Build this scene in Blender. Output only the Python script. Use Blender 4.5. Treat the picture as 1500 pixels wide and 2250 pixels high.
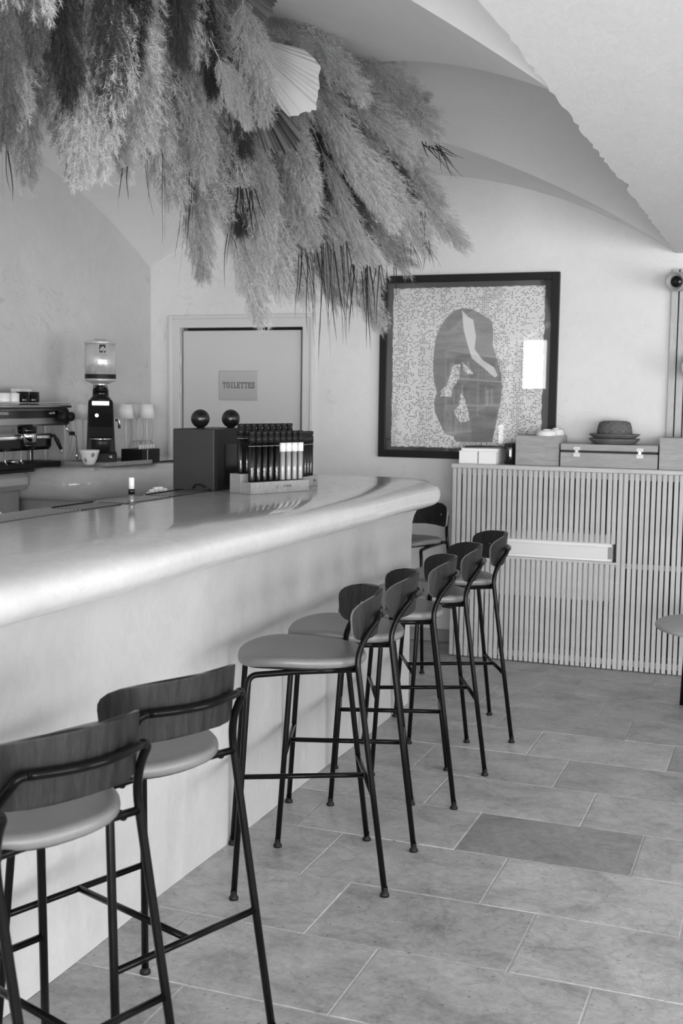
import bpy, math, random
import numpy as np
from mathutils import Vector, Matrix
PI = math.pi
random.seed(7); RNG = np.random.default_rng(7)
for o in list(bpy.data.objects): bpy.data.objects.remove(o)
SC = bpy.context.scene
COL = SC.collection

# ---------------------------------------------------------------- camera
FPX = 2590.0; CAMH = 1.58
_pi, _ro, _yw = math.radians(5.5), math.radians(-.74), math.radians(-20.8)
_f = np.array([0, math.cos(_pi), -math.sin(_pi)]); _r = np.array([1., 0, 0]); _d = np.cross(_f, _r)
_r, _d = math.cos(_ro)*_r + math.sin(_ro)*_d, -math.sin(_ro)*_r + math.cos(_ro)*_d
_M = np.array([[math.cos(_yw), math.sin(_yw), 0], [-math.sin(_yw), math.cos(_yw), 0], [0, 0, 1.]])
CR, CD, CF = _M@_r, _M@_d, _M@_f
CO = np.array([0, 0, CAMH])
def ray(u, v): return CF + (u-750)/FPX*CR + (v-1125)/FPX*CD
def onz(u, v, z): q = ray(u, v); return Vector(CO + (z-CAMH)/q[2]*q)
def ony(u, v, y): q = ray(u, v); return Vector(CO + y/q[1]*q)
def onx(u, v, x): q = ray(u, v); return Vector(CO + x/q[0]*q)
def ond(u, v, d): return Vector(CO + d*ray(u, v))
cam_d = bpy.data.cameras.new('camera'); cam = bpy.data.objects.new('camera', cam_d); COL.objects.link(cam)
cam_d.sensor_fit = 'HORIZONTAL'; cam_d.sensor_width = 24.0; cam_d.lens = FPX*24/1500
cam_d.dof.use_dof = True; cam_d.dof.focus_distance = 4.0; cam_d.dof.aperture_fstop = 5.6
cam_d.clip_start = .05
_m = Matrix.Identity(4)
for i in range(3):
    _m[i][0] = CR[i]; _m[i][1] = -CD[i]; _m[i][2] = -CF[i]; _m[i][3] = CO[i]
cam.matrix_world = _m
SC.camera = cam

# ---------------------------------------------------------------- world, daylight, exposure
SC.view_settings.view_transform = 'Standard'; SC.view_settings.look = 'None'
SC.view_settings.gamma = 1.0; SC.view_settings.use_curve_mapping = False
SC.view_settings.exposure = 0.66
w = bpy.data.worlds.new('overcast_sky'); SC.world = w; w.use_nodes = True
w.node_tree.nodes['Background'].inputs[0].default_value = (1, 1, 1, 1)
w.node_tree.nodes['Background'].inputs[1].default_value = 1.0
def daylight(name, loc, size, normal, power):
    l = bpy.data.lights.new(name, 'AREA'); l.shape = 'RECTANGLE'; l.size, l.size_y = size; l.energy = power
    o = bpy.data.objects.new(name, l); COL.objects.link(o); o.location = loc
    o.rotation_euler = Vector(normal).to_track_quat('-Z', 'Y').to_euler()
    return o
# daylight in the window openings: glazed wall on the right, glazed wall behind the photographer
XR, YF = 4.6, -4.4
WINS_R = [(-3.2, 2.2), (.2, 2.2), (3.4, 2.2)]     # centre y, width
WINS_F = [(-3.72, .95, 1.72, 2.62), (.85, 2.7, .12, 2.1), (3.35, 1.9, .12, 2.1)]     # centre x, width, sill, head
for i, (y, wd) in enumerate(WINS_R): daylight('daylight_right', (XR+.12, y, 1.11), (1.98, wd), (-1, 0, -.0), 88)
for i, (x, wd, z0, z1) in enumerate(WINS_F): daylight('daylight_front', (x, YF-.12, (z0+z1)/2), (wd, z1-z0), (0, 1, -.0), (15 if x < -3 else 48)*wd*(z1-z0))

# ---------------------------------------------------------------- helpers
def setp(o, label=None, cat=None, group=None, kind=None):
    if label: o['label'] = label
    if cat: o['category'] = cat
    if group: o['group'] = group
    if kind: o['kind'] = kind
    return o
def empty(name, loc, label=None, cat=None, group=None, kind=None, rz=0):
    o = bpy.data.objects.new(name, None); COL.objects.link(o); o.location = loc; o.rotation_euler = (0, 0, rz)
    o.empty_display_size = .05
    return setp(o, label, cat, group, kind)
class MB:
    """collects shapes for ONE mesh"""
    def __init__(s): s.v = []; s.f = []; s.m = []; s.sm = []
    def add(s, vs, fs, mi=0, smooth=False):
        b = len(s.v); s.v.extend([tuple(p) for p in vs])
        for f in fs: s.f.append([i+b for i in f]); s.m.append(mi); s.sm.append(smooth)
        return s
    def box(s, x0, x1, y0, y1, z0, z1, c=0.0, mi=0):
        """box with chamfered edges (c = chamfer)"""
        if c <= 0:
            vs = [(x, y, z) for x in (x0, x1) for y in (y0, y1) for z in (z0, z1)]
            fs = [(0, 1, 3, 2), (4, 6, 7, 5), (0, 4, 5, 1), (2, 3, 7, 6), (0, 2, 6, 4), (1, 5, 7, 3)]
            return s.add(vs, fs, mi)
        vs = []; idx = {}
        X = (x0, x1); Y = (y0, y1); Z = (z0, z1); D = (c, -c)
        for i in (0, 1):
            for j in (0, 1):
                for k in (0, 1):
                    idx[i, j, k, 0] = len(vs); vs.append((X[i], Y[j]+D[j], Z[k]+D[k]))
                    idx[i, j, k, 1] = len(vs); vs.append((X[i]+D[i], Y[j], Z[k]+D[k]))
                    idx[i, j, k, 2] = len(vs); vs.append((X[i]+D[i], Y[j]+D[j], Z[k]))
        fs = []
        for i in (0, 1):
            q = [idx[i, 0, 0, 0], idx[i, 1, 0, 0], idx[i, 1, 1, 0], idx[i, 0, 1, 0]]; fs.append(q if i else q[::-1])
            q = [idx[0, i, 0, 1], idx[0, i, 1, 1], idx[1, i, 1, 1], idx[1, i, 0, 1]]; fs.append(q if i else q[::-1])
            q = [idx[0, 0, i, 2], idx[1, 0, i, 2], idx[1, 1, i, 2], idx[0, 1, i, 2]]; fs.append(q if i else q[::-1])
        for a in (0, 1):
            for b in (0, 1):
                fs.append([idx[a, b, 0, 0], idx[a, b, 1, 0], idx[a, b, 1, 1], idx[a, b, 0, 1]])
                fs.append([idx[a, 0, b, 0], idx[a, 1, b, 0], idx[a, 1, b, 2], idx[a, 0, b, 2]])
                fs.append([idx[0, a, b, 1], idx[1, a, b, 1], idx[1, a, b, 2], idx[0, a, b, 2]])
        for k in idx:
            pass
        for i in (0, 1):
            for j in (0, 1):
                for k in (0, 1): fs.append([idx[i, j, k, 0], idx[i, j, k, 1], idx[i, j, k, 2]])
        return s.add(vs, fs, mi)
    def tube(s, pts, r, n=10, mi=0, cap=True):
        pts = [Vector(p) for p in pts]; N = len(pts)
        rr = r if isinstance(r, (list, tuple)) else [r]*N
        T = []
        for i in range(N):
            a = pts[max(0, i-1)]; b = pts[min(N-1, i+1)]; T.append((b-a).normalized())
        up = Vector((0, 0, 1)) if abs(T[0].z) < .9 else Vector((1, 0, 0))
        nrm = T[0].cross(up).normalized()
        vs = []; fs = []
        for i in range(N):
            nrm = (nrm - T[i]*nrm.dot(T[i])).normalized(); bn = T[i].cross(nrm)
            for k in range(n):
                a = 2*PI*k/n; vs.append(pts[i] + (nrm*math.cos(a)+bn*math.sin(a))*rr[i])
        for i in range(N-1):
            for k in range(n):
                fs.append((i*n+k, i*n+(k+1) % n, (i+1)*n+(k+1) % n, (i+1)*n+k))
        s.add(vs, fs, mi, True)
        if cap:
            b = len(s.v)-len(vs)
            s.f.append([b+k for k in range(n)][::-1]); s.m.append(mi); s.sm.append(False)
            s.f.append([b+(N-1)*n+k for k in range(n)]); s.m.append(mi); s.sm.append(False)
        return s
    def lathe(s, prof, c=(0, 0, 0), n=24, mi=0, smooth=True, axis='z'):
        """profile [(r,z)...] about an axis through c"""
        vs = []; fs = []; N = len(prof)
        for (r, z) in prof:
            for k in range(n):
                a = 2*PI*k/n; p = (r*math.cos(a), r*math.sin(a), z)
                if axis == 'x': p = (z, r*math.cos(a), r*math.sin(a))
                if axis == 'y': p = (r*math.cos(a), z, r*math.sin(a))
                vs.append((c[0]+p[0], c[1]+p[1], c[2]+p[2]))
        for i in range(N-1):
            for k in range(n): fs.append((i*n+k, i*n+(k+1) % n, (i+1)*n+(k+1) % n, (i+1)*n+k))
        s.add(vs, fs, mi, smooth)
        b = len(s.v)-len(vs)
        if prof[0][0] > 1e-5: s.f.append([b+k for k in range(n)][::-1]); s.m.append(mi); s.sm.append(False)
        if prof[-1][0] > 1e-5: s.f.append([b+(N-1)*n+k for k in range(n)]); s.m.append(mi); s.sm.append(False)
        return s
    def prism(s, poly, z0, z1, mi=0, fn=None):
        """polygon (x,y) extruded in z; fn maps the three coordinates"""
        n = len(poly); vs = [(x, y, z0) for x, y in poly]+[(x, y, z1) for x, y in poly]
        fs = [list(range(n))[::-1], list(range(n, 2*n))]+[(i, (i+1) % n, n+(i+1) % n, n+i) for i in range(n)]
        if fn: vs = [fn(*p) for p in vs]
        return s.add(vs, fs, mi)
    def grid(s, fn, nu, nv, mi=0, smooth=True, closeu=False):
        vs = [fn(i/(nu-(0 if closeu else 1)), j/(nv-1)) for i in range(nu) for j in range(nv)]
        fs = []
        for i in range(nu if closeu else nu-1):
            for j in range(nv-1):
                a = i*nv+j; b = ((i+1) % nu)*nv+j; fs.append((a, b, b+1, a+1))
        return s.add(vs, fs, mi, smooth)
    def mesh(s, name, mats):
        me = bpy.data.meshes.new(name); me.from_pydata(s.v, [], s.f)
        for m in (mats if isinstance(mats, (list, tuple)) else [mats]): me.materials.append(m)
        me.polygons.foreach_set('material_index', s.m); me.polygons.foreach_set('use_smooth', s.sm)
        import bmesh
        bm = bmesh.new(); bm.from_mesh(me); bmesh.ops.recalc_face_normals(bm, faces=bm.faces); bm.to_mesh(me); bm.free()
        me.update(); return me
    def build(s, name, mats, parent=None, loc=None):
        return link(name, s.mesh(name, mats), parent, loc)
def link(name, me, parent=None, loc=None, rot=None):
    o = bpy.data.objects.new(name, me); COL.objects.link(o)
    if parent is not None: o.parent = parent
    if loc is not None: o.location = loc
    if rot is not None: o.rotation_euler = rot
    return o
def copy_tree(o, parent=None):
    c = o.copy(); COL.objects.link(c); c.parent = parent
    for ch in list(o.children): copy_tree(ch, c)
    return c
def arc(c, r, a0, a1, n, ax='xz', off=0):
    out = []
    for i in range(n+1):
        a = a0+(a1-a0)*i/n; p, q = r*math.cos(a), r*math.sin(a)
        out.append((c[0]+p, c[1], c[2]+q) if ax == 'xz' else (c[0]+p, c[1]+q, c[2]) if ax == 'xy' else (c[0], c[1]+p, c[2]+q))
    return out
def textmesh(name, txt, size, mat, parent, loc, rot, shear=0., align='CENTER', ext=.0004, sx=1.0):
    cu = bpy.data.curves.new('t', 'FONT'); cu.body = txt; cu.size = size; cu.shear = shear
    cu.align_x = align; cu.align_y = 'CENTER'; cu.extrude = ext; cu.resolution_u = 3
    t = bpy.data.objects.new('t', cu); COL.objects.link(t)
    me = bpy.data.meshes.new_from_object(t.evaluated_get(bpy.context.evaluated_depsgraph_get()))
    bpy.data.objects.remove(t); me.materials.clear(); me.materials.append(mat)
    o = link(name, me, parent, loc, rot); o.scale = (sx, 1, 1); return o

# ---------------------------------------------------------------- materials (the photograph is black and white)
def nodes(name):
    m = bpy.data.materials.new(name); m.use_nodes = True; nt = m.node_tree
    return m, nt, nt.nodes['Principled BSDF']
def N(nt, t, **k):
    n = nt.nodes.new(t)
    for a, b in k.items():
        if a.startswith('i_'):
            key = a[2:]; n.inputs[int(key) if key.isdigit() else key.replace('_', ' ')].default_value = b
        else: setattr(n, a, b)
    return n
def L(nt, a, ai, b, bi): nt.links.new(a.outputs[ai], b.inputs[bi])
def g(v): return (v, v, v, 1)
def plain(name, v, rough=.5, metal=0., coat=0., spec=.5, emit=0):
    m, nt, p = nodes(name)
    p.inputs['Base Color'].default_value = g(v); p.inputs['Roughness'].default_value = rough
    p.inputs['Metallic'].default_value = metal; p.inputs['Coat Weight'].default_value = coat
    p.inputs['Coat Roughness'].default_value = .08; p.inputs['Specular IOR Level'].default_value = spec
    if emit: p.inputs['Emission Color'].default_value = g(1); p.inputs['Emission Strength'].default_value = emit
    return m
def ramp(nt, stops):
    r = N(nt, 'ShaderNodeValToRGB'); e = r.color_ramp.elements
    while len(e) < len(stops): e.new(.5)
    for k, (p, v) in enumerate(stops): e[k].position = p; e[k].color = g(v)
    return r
def coords(nt, scale=(1, 1, 1), kind='Object'):
    tc = N(nt, 'ShaderNodeTexCoord'); mp = N(nt, 'ShaderNodeMapping'); mp.inputs['Scale'].default_value = scale
    L(nt, tc, kind, mp, 'Vector'); return mp
def mul(nt, a, ai, b, bi, mode='MULTIPLY', fac=1.0):
    m = N(nt, 'ShaderNodeMix', data_type='RGBA', blend_type=mode); m.inputs[0].default_value = fac
    L(nt, a, ai, m, 6); L(nt, b, bi, m, 7); return m
def plaster(name, v, rough=.6, cloud=.10, fine=.06, scale=1.6, bump=.15, streak=(1, 1, 1), marks=.0, spec=.4, rvar=0.):
    m, nt, p = nodes(name); mp = coords(nt, streak)
    n1 = N(nt, 'ShaderNodeTexNoise', i_Scale=scale, i_Detail=8., i_Roughness=.62, i_Distortion=.6); L(nt, mp, 0, n1, 'Vector')
    n2 = N(nt, 'ShaderNodeTexNoise', i_Scale=scale*9, i_Detail=6., i_Roughness=.7, i_Distortion=1.5); L(nt, mp, 0, n2, 'Vector')
    r1 = ramp(nt, [(.28, v*(1-cloud)), (.72, v*(1+cloud))]); L(nt, n1, 'Fac', r1, 0)
    r2 = ramp(nt, [(.3, 1-fine), (.7, 1+fine)]); L(nt, n2, 'Fac', r2, 0)
    c = mul(nt, r1, 0, r2, 0)
    if marks:
        n3 = N(nt, 'ShaderNodeTexNoise', i_Scale=scale*2.2, i_Detail=2., i_Distortion=2.2); L(nt, mp, 0, n3, 'Vector')
        r3 = ramp(nt, [(.485, 1), (.50, 1-marks), (.515, 1)]); L(nt, n3, 'Fac', r3, 0)
        n4 = N(nt, 'ShaderNodeTexNoise', i_Scale=scale*1.1, i_Detail=3.); L(nt, mp, 0, n4, 'Vector')
        r4 = ramp(nt, [(.5, 0), (.62, 1)]); L(nt, n4, 'Fac', r4, 0)
        mm = N(nt, 'ShaderNodeMix', data_type='RGBA', blend_type='MULTIPLY'); L(nt, r4, 0, mm, 0); L(nt, c, 2, mm, 6); L(nt, r3, 0, mm, 7); c = mm
    L(nt, c, 2, p, 'Base Color'); p.inputs['Roughness'].default_value = rough; p.inputs['Specular IOR Level'].default_value = spec
    if rvar:
        mr = N(nt, 'ShaderNodeMapRange'); mr.inputs[3].default_value = rough-rvar; mr.inputs[4].default_value = rough+rvar
        L(nt, n2, 'Fac', mr, 0); L(nt, mr, 0, p, 'Roughness')
    b = N(nt, 'ShaderNodeBump', i_Strength=bump, i_Distance=.01); L(nt, n2, 'Fac', b, 'Height'); L(nt, b, 0, p, 'Normal')
    return m
def wood(name, v, contrast=.25, scale=(1, 1, 12), rough=.5, axis_bias=0., coat=0., ring=10.):
    """grain runs along the axis with the SMALLEST scale"""
    m, nt, p = nodes(name); mp = coords(nt, scale)
    oi = N(nt, 'ShaderNodeObjectInfo'); ad = N(nt, 'ShaderNodeVectorMath', operation='ADD'); L(nt, mp, 0, ad, 0); L(nt, oi, 'Location', ad, 1)
    n1 = N(nt, 'ShaderNodeTexNoise', i_Scale=ring, i_Detail=5., i_Roughness=.6, i_Distortion=.8); L(nt, ad, 0, n1, 'Vector')
    n2 = N(nt, 'ShaderNodeTexNoise', i_Scale=ring*5, i_Detail=3.); L(nt, ad, 0, n2, 'Vector')
    r1 = ramp(nt, [(.25, v*(1-contrast)), (.5, v), (.78, v*(1+contrast))]); L(nt, n1, 'Fac', r1, 0)
    r2 = ramp(nt, [(.3, 1-contrast*.5), (.7, 1+contrast*.4)]); L(nt, n2, 'Fac', r2, 0)
    c = mul(nt, r1, 0, r2, 0); L(nt, c, 2, p, 'Base Color')
    p.inputs['Roughness'].default_value = rough; p.inputs['Coat Weight'].default_value = coat; p.inputs['Specular IOR Level'].default_value = .3
    b = N(nt, 'ShaderNodeBump', i_Strength=.08, i_Distance=.002); L(nt, n1, 'Fac', b, 'Height'); L(nt, b, 0, p, 'Normal')
    return m
def pane_glass(name, tint=1., ior=1.5):
    m = bpy.data.materials.new(name); m.use_nodes = True; nt = m.node_tree; nt.nodes.clear()
    out = N(nt, 'ShaderNodeOutputMaterial'); mx = N(nt, 'ShaderNodeMixShader'); fr = N(nt, 'ShaderNodeFresnel', i_IOR=ior)
    tr = N(nt, 'ShaderNodeBsdfTransparent'); tr.inputs[0].default_value = g(tint)
    gl = N(nt, 'ShaderNodeBsdfGlossy'); gl.inputs['Roughness'].default_value = .0
    L(nt, fr, 0, mx, 0); L(nt, tr, 0, mx, 1); L(nt, gl, 0, mx, 2); L(nt, mx, 0, out, 0); return m
def fibre(name, v, trans=.4, var=.2):
    m = bpy.data.materials.new(name); m.use_nodes = True; nt = m.node_tree; nt.nodes.clear()
    out = N(nt, 'ShaderNodeOutputMaterial'); mx = N(nt, 'ShaderNodeMixShader'); mx.inputs[0].default_value = trans
    oi = N(nt, 'ShaderNodeObjectInfo'); mr = N(nt, 'ShaderNodeMapRange'); mr.inputs[3].default_value = v*(1-var); mr.inputs[4].default_value = v*(1+var)
    L(nt, oi, 'Random', mr, 0)
    a = N(nt, 'ShaderNodeBsdfDiffuse'); b = N(nt, 'ShaderNodeBsdfTranslucent')
    L(nt, mr, 0, a, 0); L(nt, mr, 0, b, 0); L(nt, a, 0, mx, 1); L(nt, b, 0, mx, 2); L(nt, mx, 0, out, 0); return m
def travertine(name):
    m, nt, p = nodes(name); tc = N(nt, 'ShaderNodeTexCoord'); oi = N(nt, 'ShaderNodeObjectInfo')
    geo = N(nt, 'ShaderNodeNewGeometry')
    k = N(nt, 'ShaderNodeVectorMath', operation='SCALE'); k.inputs['Scale'].default_value = 3.7
    cx = N(nt, 'ShaderNodeCombineXYZ'); L(nt, oi, 'Random', cx, 0); L(nt, oi, 'Random', cx, 2); L(nt, cx, 0, k, 0)
    ad = N(nt, 'ShaderNodeVectorMath', operation='ADD'); L(nt, geo, 'Position', ad, 0); L(nt, k, 0, ad, 1)
    st = N(nt, 'ShaderNodeMapping'); st.inputs['Scale'].default_value = (1., 1.15, 1.); L(nt, ad, 0, st, 0)
    n1 = N(nt, 'ShaderNodeTexNoise', i_Scale=4.5, i_Detail=10., i_Roughness=.7, i_Distortion=.5); L(nt, st, 0, n1, 'Vector')
    n2 = N(nt, 'ShaderNodeTexNoise', i_Scale=34., i_Detail=8., i_Roughness=.8, i_Distortion=.6); L(nt, st, 0, n2, 'Vector')
    n3 = N(nt, 'ShaderNodeTexNoise', i_Scale=55., i_Detail=4., i_Roughness=.7); L(nt, st, 0, n3, 'Vector')
    n5 = N(nt, 'ShaderNodeTexNoise', i_Scale=2.3, i_Detail=4., i_Distortion=1.6); L(nt, st, 0, n5, 'Vector')
    r1 = ramp(nt, [(.30, .62), (.5, 1.), (.70, 1.26)]); L(nt, n1, 'Fac', r1, 0)
    r2 = ramp(nt, [(.28, .66), (.5, 1.), (.72, 1.24)]); L(nt, n2, 'Fac', r2, 0)
    r3 = ramp(nt, [(.30, .35), (.38, 1.)]); L(nt, n3, 'Fac', r3, 0)      # small pits
    r5 = ramp(nt, [(.475, 1), (.50, .85), (.525, 1)]); L(nt, n5, 'Fac', r5, 0)   # veins
    c = mul(nt, r1, 0, r2, 0); c = mul(nt, c, 2, r3, 0); c = mul(nt, c, 2, r5, 0); c2 = mul(nt, c, 2, oi, 'Color')
    L(nt, c2, 2, p, 'Base Color')
    mr = N(nt, 'ShaderNodeMapRange'); mr.inputs[3].default_value = .28; mr.inputs[4].default_value = .5; L(nt, n2, 'Fac', mr, 0); L(nt, mr, 0, p, 'Roughness')
    b = N(nt, 'ShaderNodeBump', i_Strength=.18, i_Distance=.004); L(nt, n2, 'Fac', b, 'Height'); L(nt, b, 0, p, 'Normal')
    return m
M = {}
M['wall'] = plaster('wall_plaster', .68, .75, .05, .03, 1.3, .06, marks=.12)
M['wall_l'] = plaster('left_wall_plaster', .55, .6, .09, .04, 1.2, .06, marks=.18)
M['vault'] = plaster('vault_plaster', .84, .8, .03, .02, 1.0, .05)
M['ceil'] = plaster('ceiling_plaster', .72, .8, .03, .05, 1.2, .12, streak=(3, 1, 1))
M['bar'] = plaster('bar_plaster', .485, .45, .08, .05, 1.6, .14, streak=(1, 1.2, .8), marks=.05, spec=.4)
M['top'] = plaster('bar_top_plaster', .56, .11, .10, .06, 1.9, .018, streak=(1.3, .8, 1), spec=.5, rvar=.03)
M['tile'] = travertine('travertine'); M['grout'] = plaster('grout', .44, .9, .08, .1, 6, .2)
M['frame'] = plain('black_steel', .004, .17, .0, .0, .12)
M['veneer'] = wood('dark_walnut_veneer', .015, .75, (9, 9, .8), .45, ring=7.)
M['plyedge'] = wood('plywood_edge', .20, .2, (3, 3, 60), .5)
M['leather'] = plaster('grey_leather', .155, .33, .04, .05, 6, .10, spec=.5)
M['shell'] = plain('black_seat_shell', .008, .5, spec=.25)
M['screw'] = plain('steel_screw', .6, .3, 1.)
M['oak'] = wood('pale_oak', .44, .16, (8, 8, .7), .5, ring=9.)
M['oakx'] = wood('pale_oak_along', .45, .16, (.7, 8, 8), .5, ring=9.)
M['pine'] = wood('pine_boxes', .30, .18, (.6, 5, 5), .5, ring=7.)
M['dark'] = plain('dark_backing', .03, .7, spec=.2); M['black'] = plain('black_gloss', .005, .16, 0, 0, .4)
M['blackm'] = plain('black_matte', .010, .5, spec=.25); M['white'] = plain('white_paint', .72, .4)
M['white_g'] = plain('white_ceramic', .78, .15); M['chrome'] = plain('chrome', .82, .08, 1.); M['steel'] = plain('brushed_steel', .5, .28, 1.)
M['paper'] = plain('paper', .78, .8); M['door'] = plain('door_paint', .56, .45); M['trimw'] = plain('door_trim_paint', .60, .45)
M['glass'] = pane_glass('glass'); M['ink'] = plain('ink', .03, .6); M['grey'] = plain('mid_grey', .25, .5)
M['shade'] = plain('lamp_shade', .80, .55); M['pole'] = plain('lamp_pole', .66, .4)
M['plume'] = fibre('pampas_fibre', .46, .16, .30); M['plume_dark_shade'] = fibre('dark_shaded_pampas_fibre', .09, .2, .6); M['blade'] = fibre('dry_blade', .035, .2, .4); M['palm'] = fibre('bleached_palm', .80, .25, .05)  # dark fibre: a few dark plumes, and shade painted among the others
M['palm_d'] = fibre('dry_palm', .28, .3, .2); M['stem'] = fibre('stem', .16, .1)
M['wicker'] = plaster('woven_straw', .17, .8, .2, .35, 14, .9)
M['stone'] = plaster('stone_skirting', .30, .6, .12, .1, 5, .2)

# ---------------------------------------------------------------- the room
X0, XE, YB, ZS = -4.25, -.69, 7.362, 2.472           # left wall, edge of the lowered ceiling, back wall, vault springing
HX, HY, YP = (XE-X0)/2, 1.935, 3.49                  # half bays, pier line
RISE = .545
fl = MB().box(X0-.3, XR+.3, YF-.3, YB+.3, -.12, -.0025).build('floor', M['grout']); setp(fl, 'pale stone tile floor', 'floor', kind='structure')
tm = MB().box(-.3025, .3025, -.1995, .1995, -.022, 0, .0018).mesh('tile', M['tile'])
phase = [-.435, -.06, -.24]
TONE = {(0, -1): .50, (3, -1): .36, (0, -2): .50, (-1, -3): .42, (-1, -2): .47}
rt = random.Random(3)
for r in range(-7, 12):
    yc = 2.70+.404*r+.202
    ph = phase[r % 3]
    for c in range(-4, 6):
        xc = ph+.61*c+.305
        if yc > YB+.1 or xc < -2.4 or xc > 2.6: continue
        o = link('tile', tm, fl, (xc, yc, rt.uniform(-.0012, 0)))
        t = TONE.get((r, c), rt.choice([.50, .55, .52, .58, .47, .53])); t *= .72
        o.color = (t, t, t, 1)
# walls
def rectwall(name, u0, u1, z0, z1, holes, place, mat, label, t=.25):
    """wall with rectangular holes; place(u,z,depth)->xyz"""
    mb = MB(); us = sorted({u0, u1, *[h[0] for h in holes], *[h[1] for h in holes]}); zs = sorted({z0, z1, *[h[2] for h in holes], *[h[3] for h in holes]})
    for a, b in zip(us[:-1], us[1:]):
        for c, d in zip(zs[:-1], zs[1:]):
            if any(h[0] <= a and b <= h[1] and h[2] <= c and d <= h[3] for h in holes): continue
            vs = [place(u, z, q) for u in (a, b) for z in (c, d) for q in (0, t)]
            mb.add(vs, [(0, 1, 3, 2), (4, 6, 7, 5), (0, 4, 5, 1), (2, 3, 7, 6), (0, 2, 6, 4), (1, 5, 7, 3)])
    o = mb.build(name, mat); return setp(o, label, 'wall', kind='structure')
def par(s): s = max(0., min(1., s)); return 1-(1-s)**2
def vz(x, y):
    fx = par(1-abs(x-(X0+XE)/2)/HX)
    t = ((y-YP)/(2*HY)) % 1.0
    fy = par(1-abs(t-.5)*2)
    return ZS+RISE*max(fx, fy)
DX0, DX1, DZ = -4.045, -3.055, 2.085
# back wall: columns of quads whose top follows the vault, with the door opening
mb = MB()
xs = sorted({*np.linspace(X0-.25, XE, 64), DX0, DX1, XE+.3, XR+.25})
for a, b in zip(xs[:-1], xs[1:]):
    za = (vz(min(max(a, X0), XE), YB) if a < XE else 2.5)+.06; zb = (vz(min(max(b, X0), XE), YB) if b <= XE else 2.5)+.06
    z0 = DZ if (a >= DX0-1e-6 and b <= DX1+1e-6) else -.1
    vs = [(a, YB, z0), (b, YB, z0), (b, YB, zb), (a, YB, za), (a, YB+.25, z0), (b, YB+.25, z0), (b, YB+.25, zb), (a, YB+.25, za)]
    mb.add(vs, [(0, 1, 2, 3), (7, 6, 5, 4), (0, 4, 5, 1), (3, 2, 6, 7)])
setp(mb.build('wall_back', M['wall']), 'pale plaster back wall with arched top', 'wall', kind='structure')
mb = MB(); ys = np.linspace(YF-.25, YB+.25, 180)
for a, b in zip(ys[:-1], ys[1:]):
    za, zb = vz(X0, a)+.06, vz(X0, b)+.06
    if a > YB-.02: za = zb = ZS+.06
    segs = [(-.1, za, zb)]
    for z0, p, q in segs:
        mb.add([(X0, a, z0), (X0, b, z0), (X0, b, q), (X0, a, p), (X0-.25, a, z0), (X0-.25, b, z0), (X0-.25, b, q), (X0-.25, a, p)], [(0, 3, 2, 1), (4, 5, 6, 7), (0, 1, 5, 4), (3, 7, 6, 2)])
setp(mb.build('wall_left', M['wall_l']), 'grey plaster left wall rising into vault', 'wall', kind='structure')
rectwall('wall_right', YF-.25, YB+.25, -.1, 2.6, [(y-wd/2, y+wd/2, .12, 2.1) for y, wd in WINS_R], lambda u, z, q: (XR+q, u, z), M['wall'], 'plaster right wall with tall windows')
rectwall('wall_front', X0-.25, XR+.25, -.1, 3.2, [(x-wd/2, x+wd/2, z0, z1) for x, wd, z0, z1 in WINS_F], lambda u, z, q: (u, YF-q, z), M['wall'], 'plaster wall behind the seats with windows')
wn = 0
def window(axis, c, wd, z0=.12, z1=2.35):
    global wn; wn += 1
    def bx(mb, u0, u1, a, b): (mb.box(XR+.03, XR+.08, u0, u1, a, b) if axis == 'x' else mb.box(u0, u1, YF-.08, YF-.03, a, b) if axis == 'y' else mb.box(X0-.08, X0-.03, u0, u1, a, b))
    e = empty('window_%d' % wn, (0, 0, 0), 'tall daylight window with slim frame', 'window', kind='structure')
    mb = MB()
    for u0, u1, a, b in [(c-wd/2, c-wd/2+.06, z0, z1), (c+wd/2-.06, c+wd/2, z0, z1), (c-wd/2+.06, c+wd/2-.06, z0, z0+.06), (c-wd/2+.06, c+wd/2-.06, z1-.06, z1), (c-.03, c+.03, z0+.06, z1-.06)]: bx(mb, u0, u1, a, b)
    mb.build('window_frame', M['white'], e)
for y, wd in WINS_R: window('x', y, wd, .12, 2.1)
for x, wd, z0, z1 in WINS_F: window('y', x, wd, z0, z1)
# vaulted ceiling over the bar, lowered flat ceiling on the right
mb = MB()
cxv = (X0+XE)/2
for kb in (0, -1, -2, -3):
    cyv = YP+HY*(2*kb+1)
    for sg_ in (-1, 1):
        mb.grid(lambda a, t: (cxv+HX*(2*a-1), cyv+sg_*HY*(1-(1-abs(2*a-1))*t), ZS+RISE*par(1-abs(2*a-1))), 61, 14)
        mb.grid(lambda a, t: (cxv+sg_*HX*(1-(1-abs(2*a-1))*t), cyv+HY*(2*a-1), ZS+RISE*par(1-abs(2*a-1))), 61, 14)
cv = mb.build('ceiling_vault', M['vault']); setp(cv, 'groin vaulted plaster ceiling above the bar', 'ceiling', kind='structure')
mb = MB(); re = random.Random(5)
ye = np.linspace(YB, YF-.2, 240); top = []; n = len(ye)
ej = [re.uniform(-.006, .006)+(.022*math.exp(-((y-5.0)/.10)**2)) for y in ye]
poly = [(XE+ej[i], ye[i]) for i in range(n)]
vs = [(p[0], p[1], 2.465) for p in poly]+[(XR+.2, y, 2.49) for y in ye]+[(p[0], p[1], 3.12) for p in poly]
fs = [(i, i+1, n+i+1, n+i) for i in range(n-1)]+[(i, 2*n+i, 2*n+i+1, i+1) for i in range(n-1)]
mb.add(vs, fs); cf = mb.build('ceiling_flat', M['ceil']); setp(cf, 'flat lowered white ceiling with rough plaster edge', 'ceiling', kind='structure')
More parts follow.
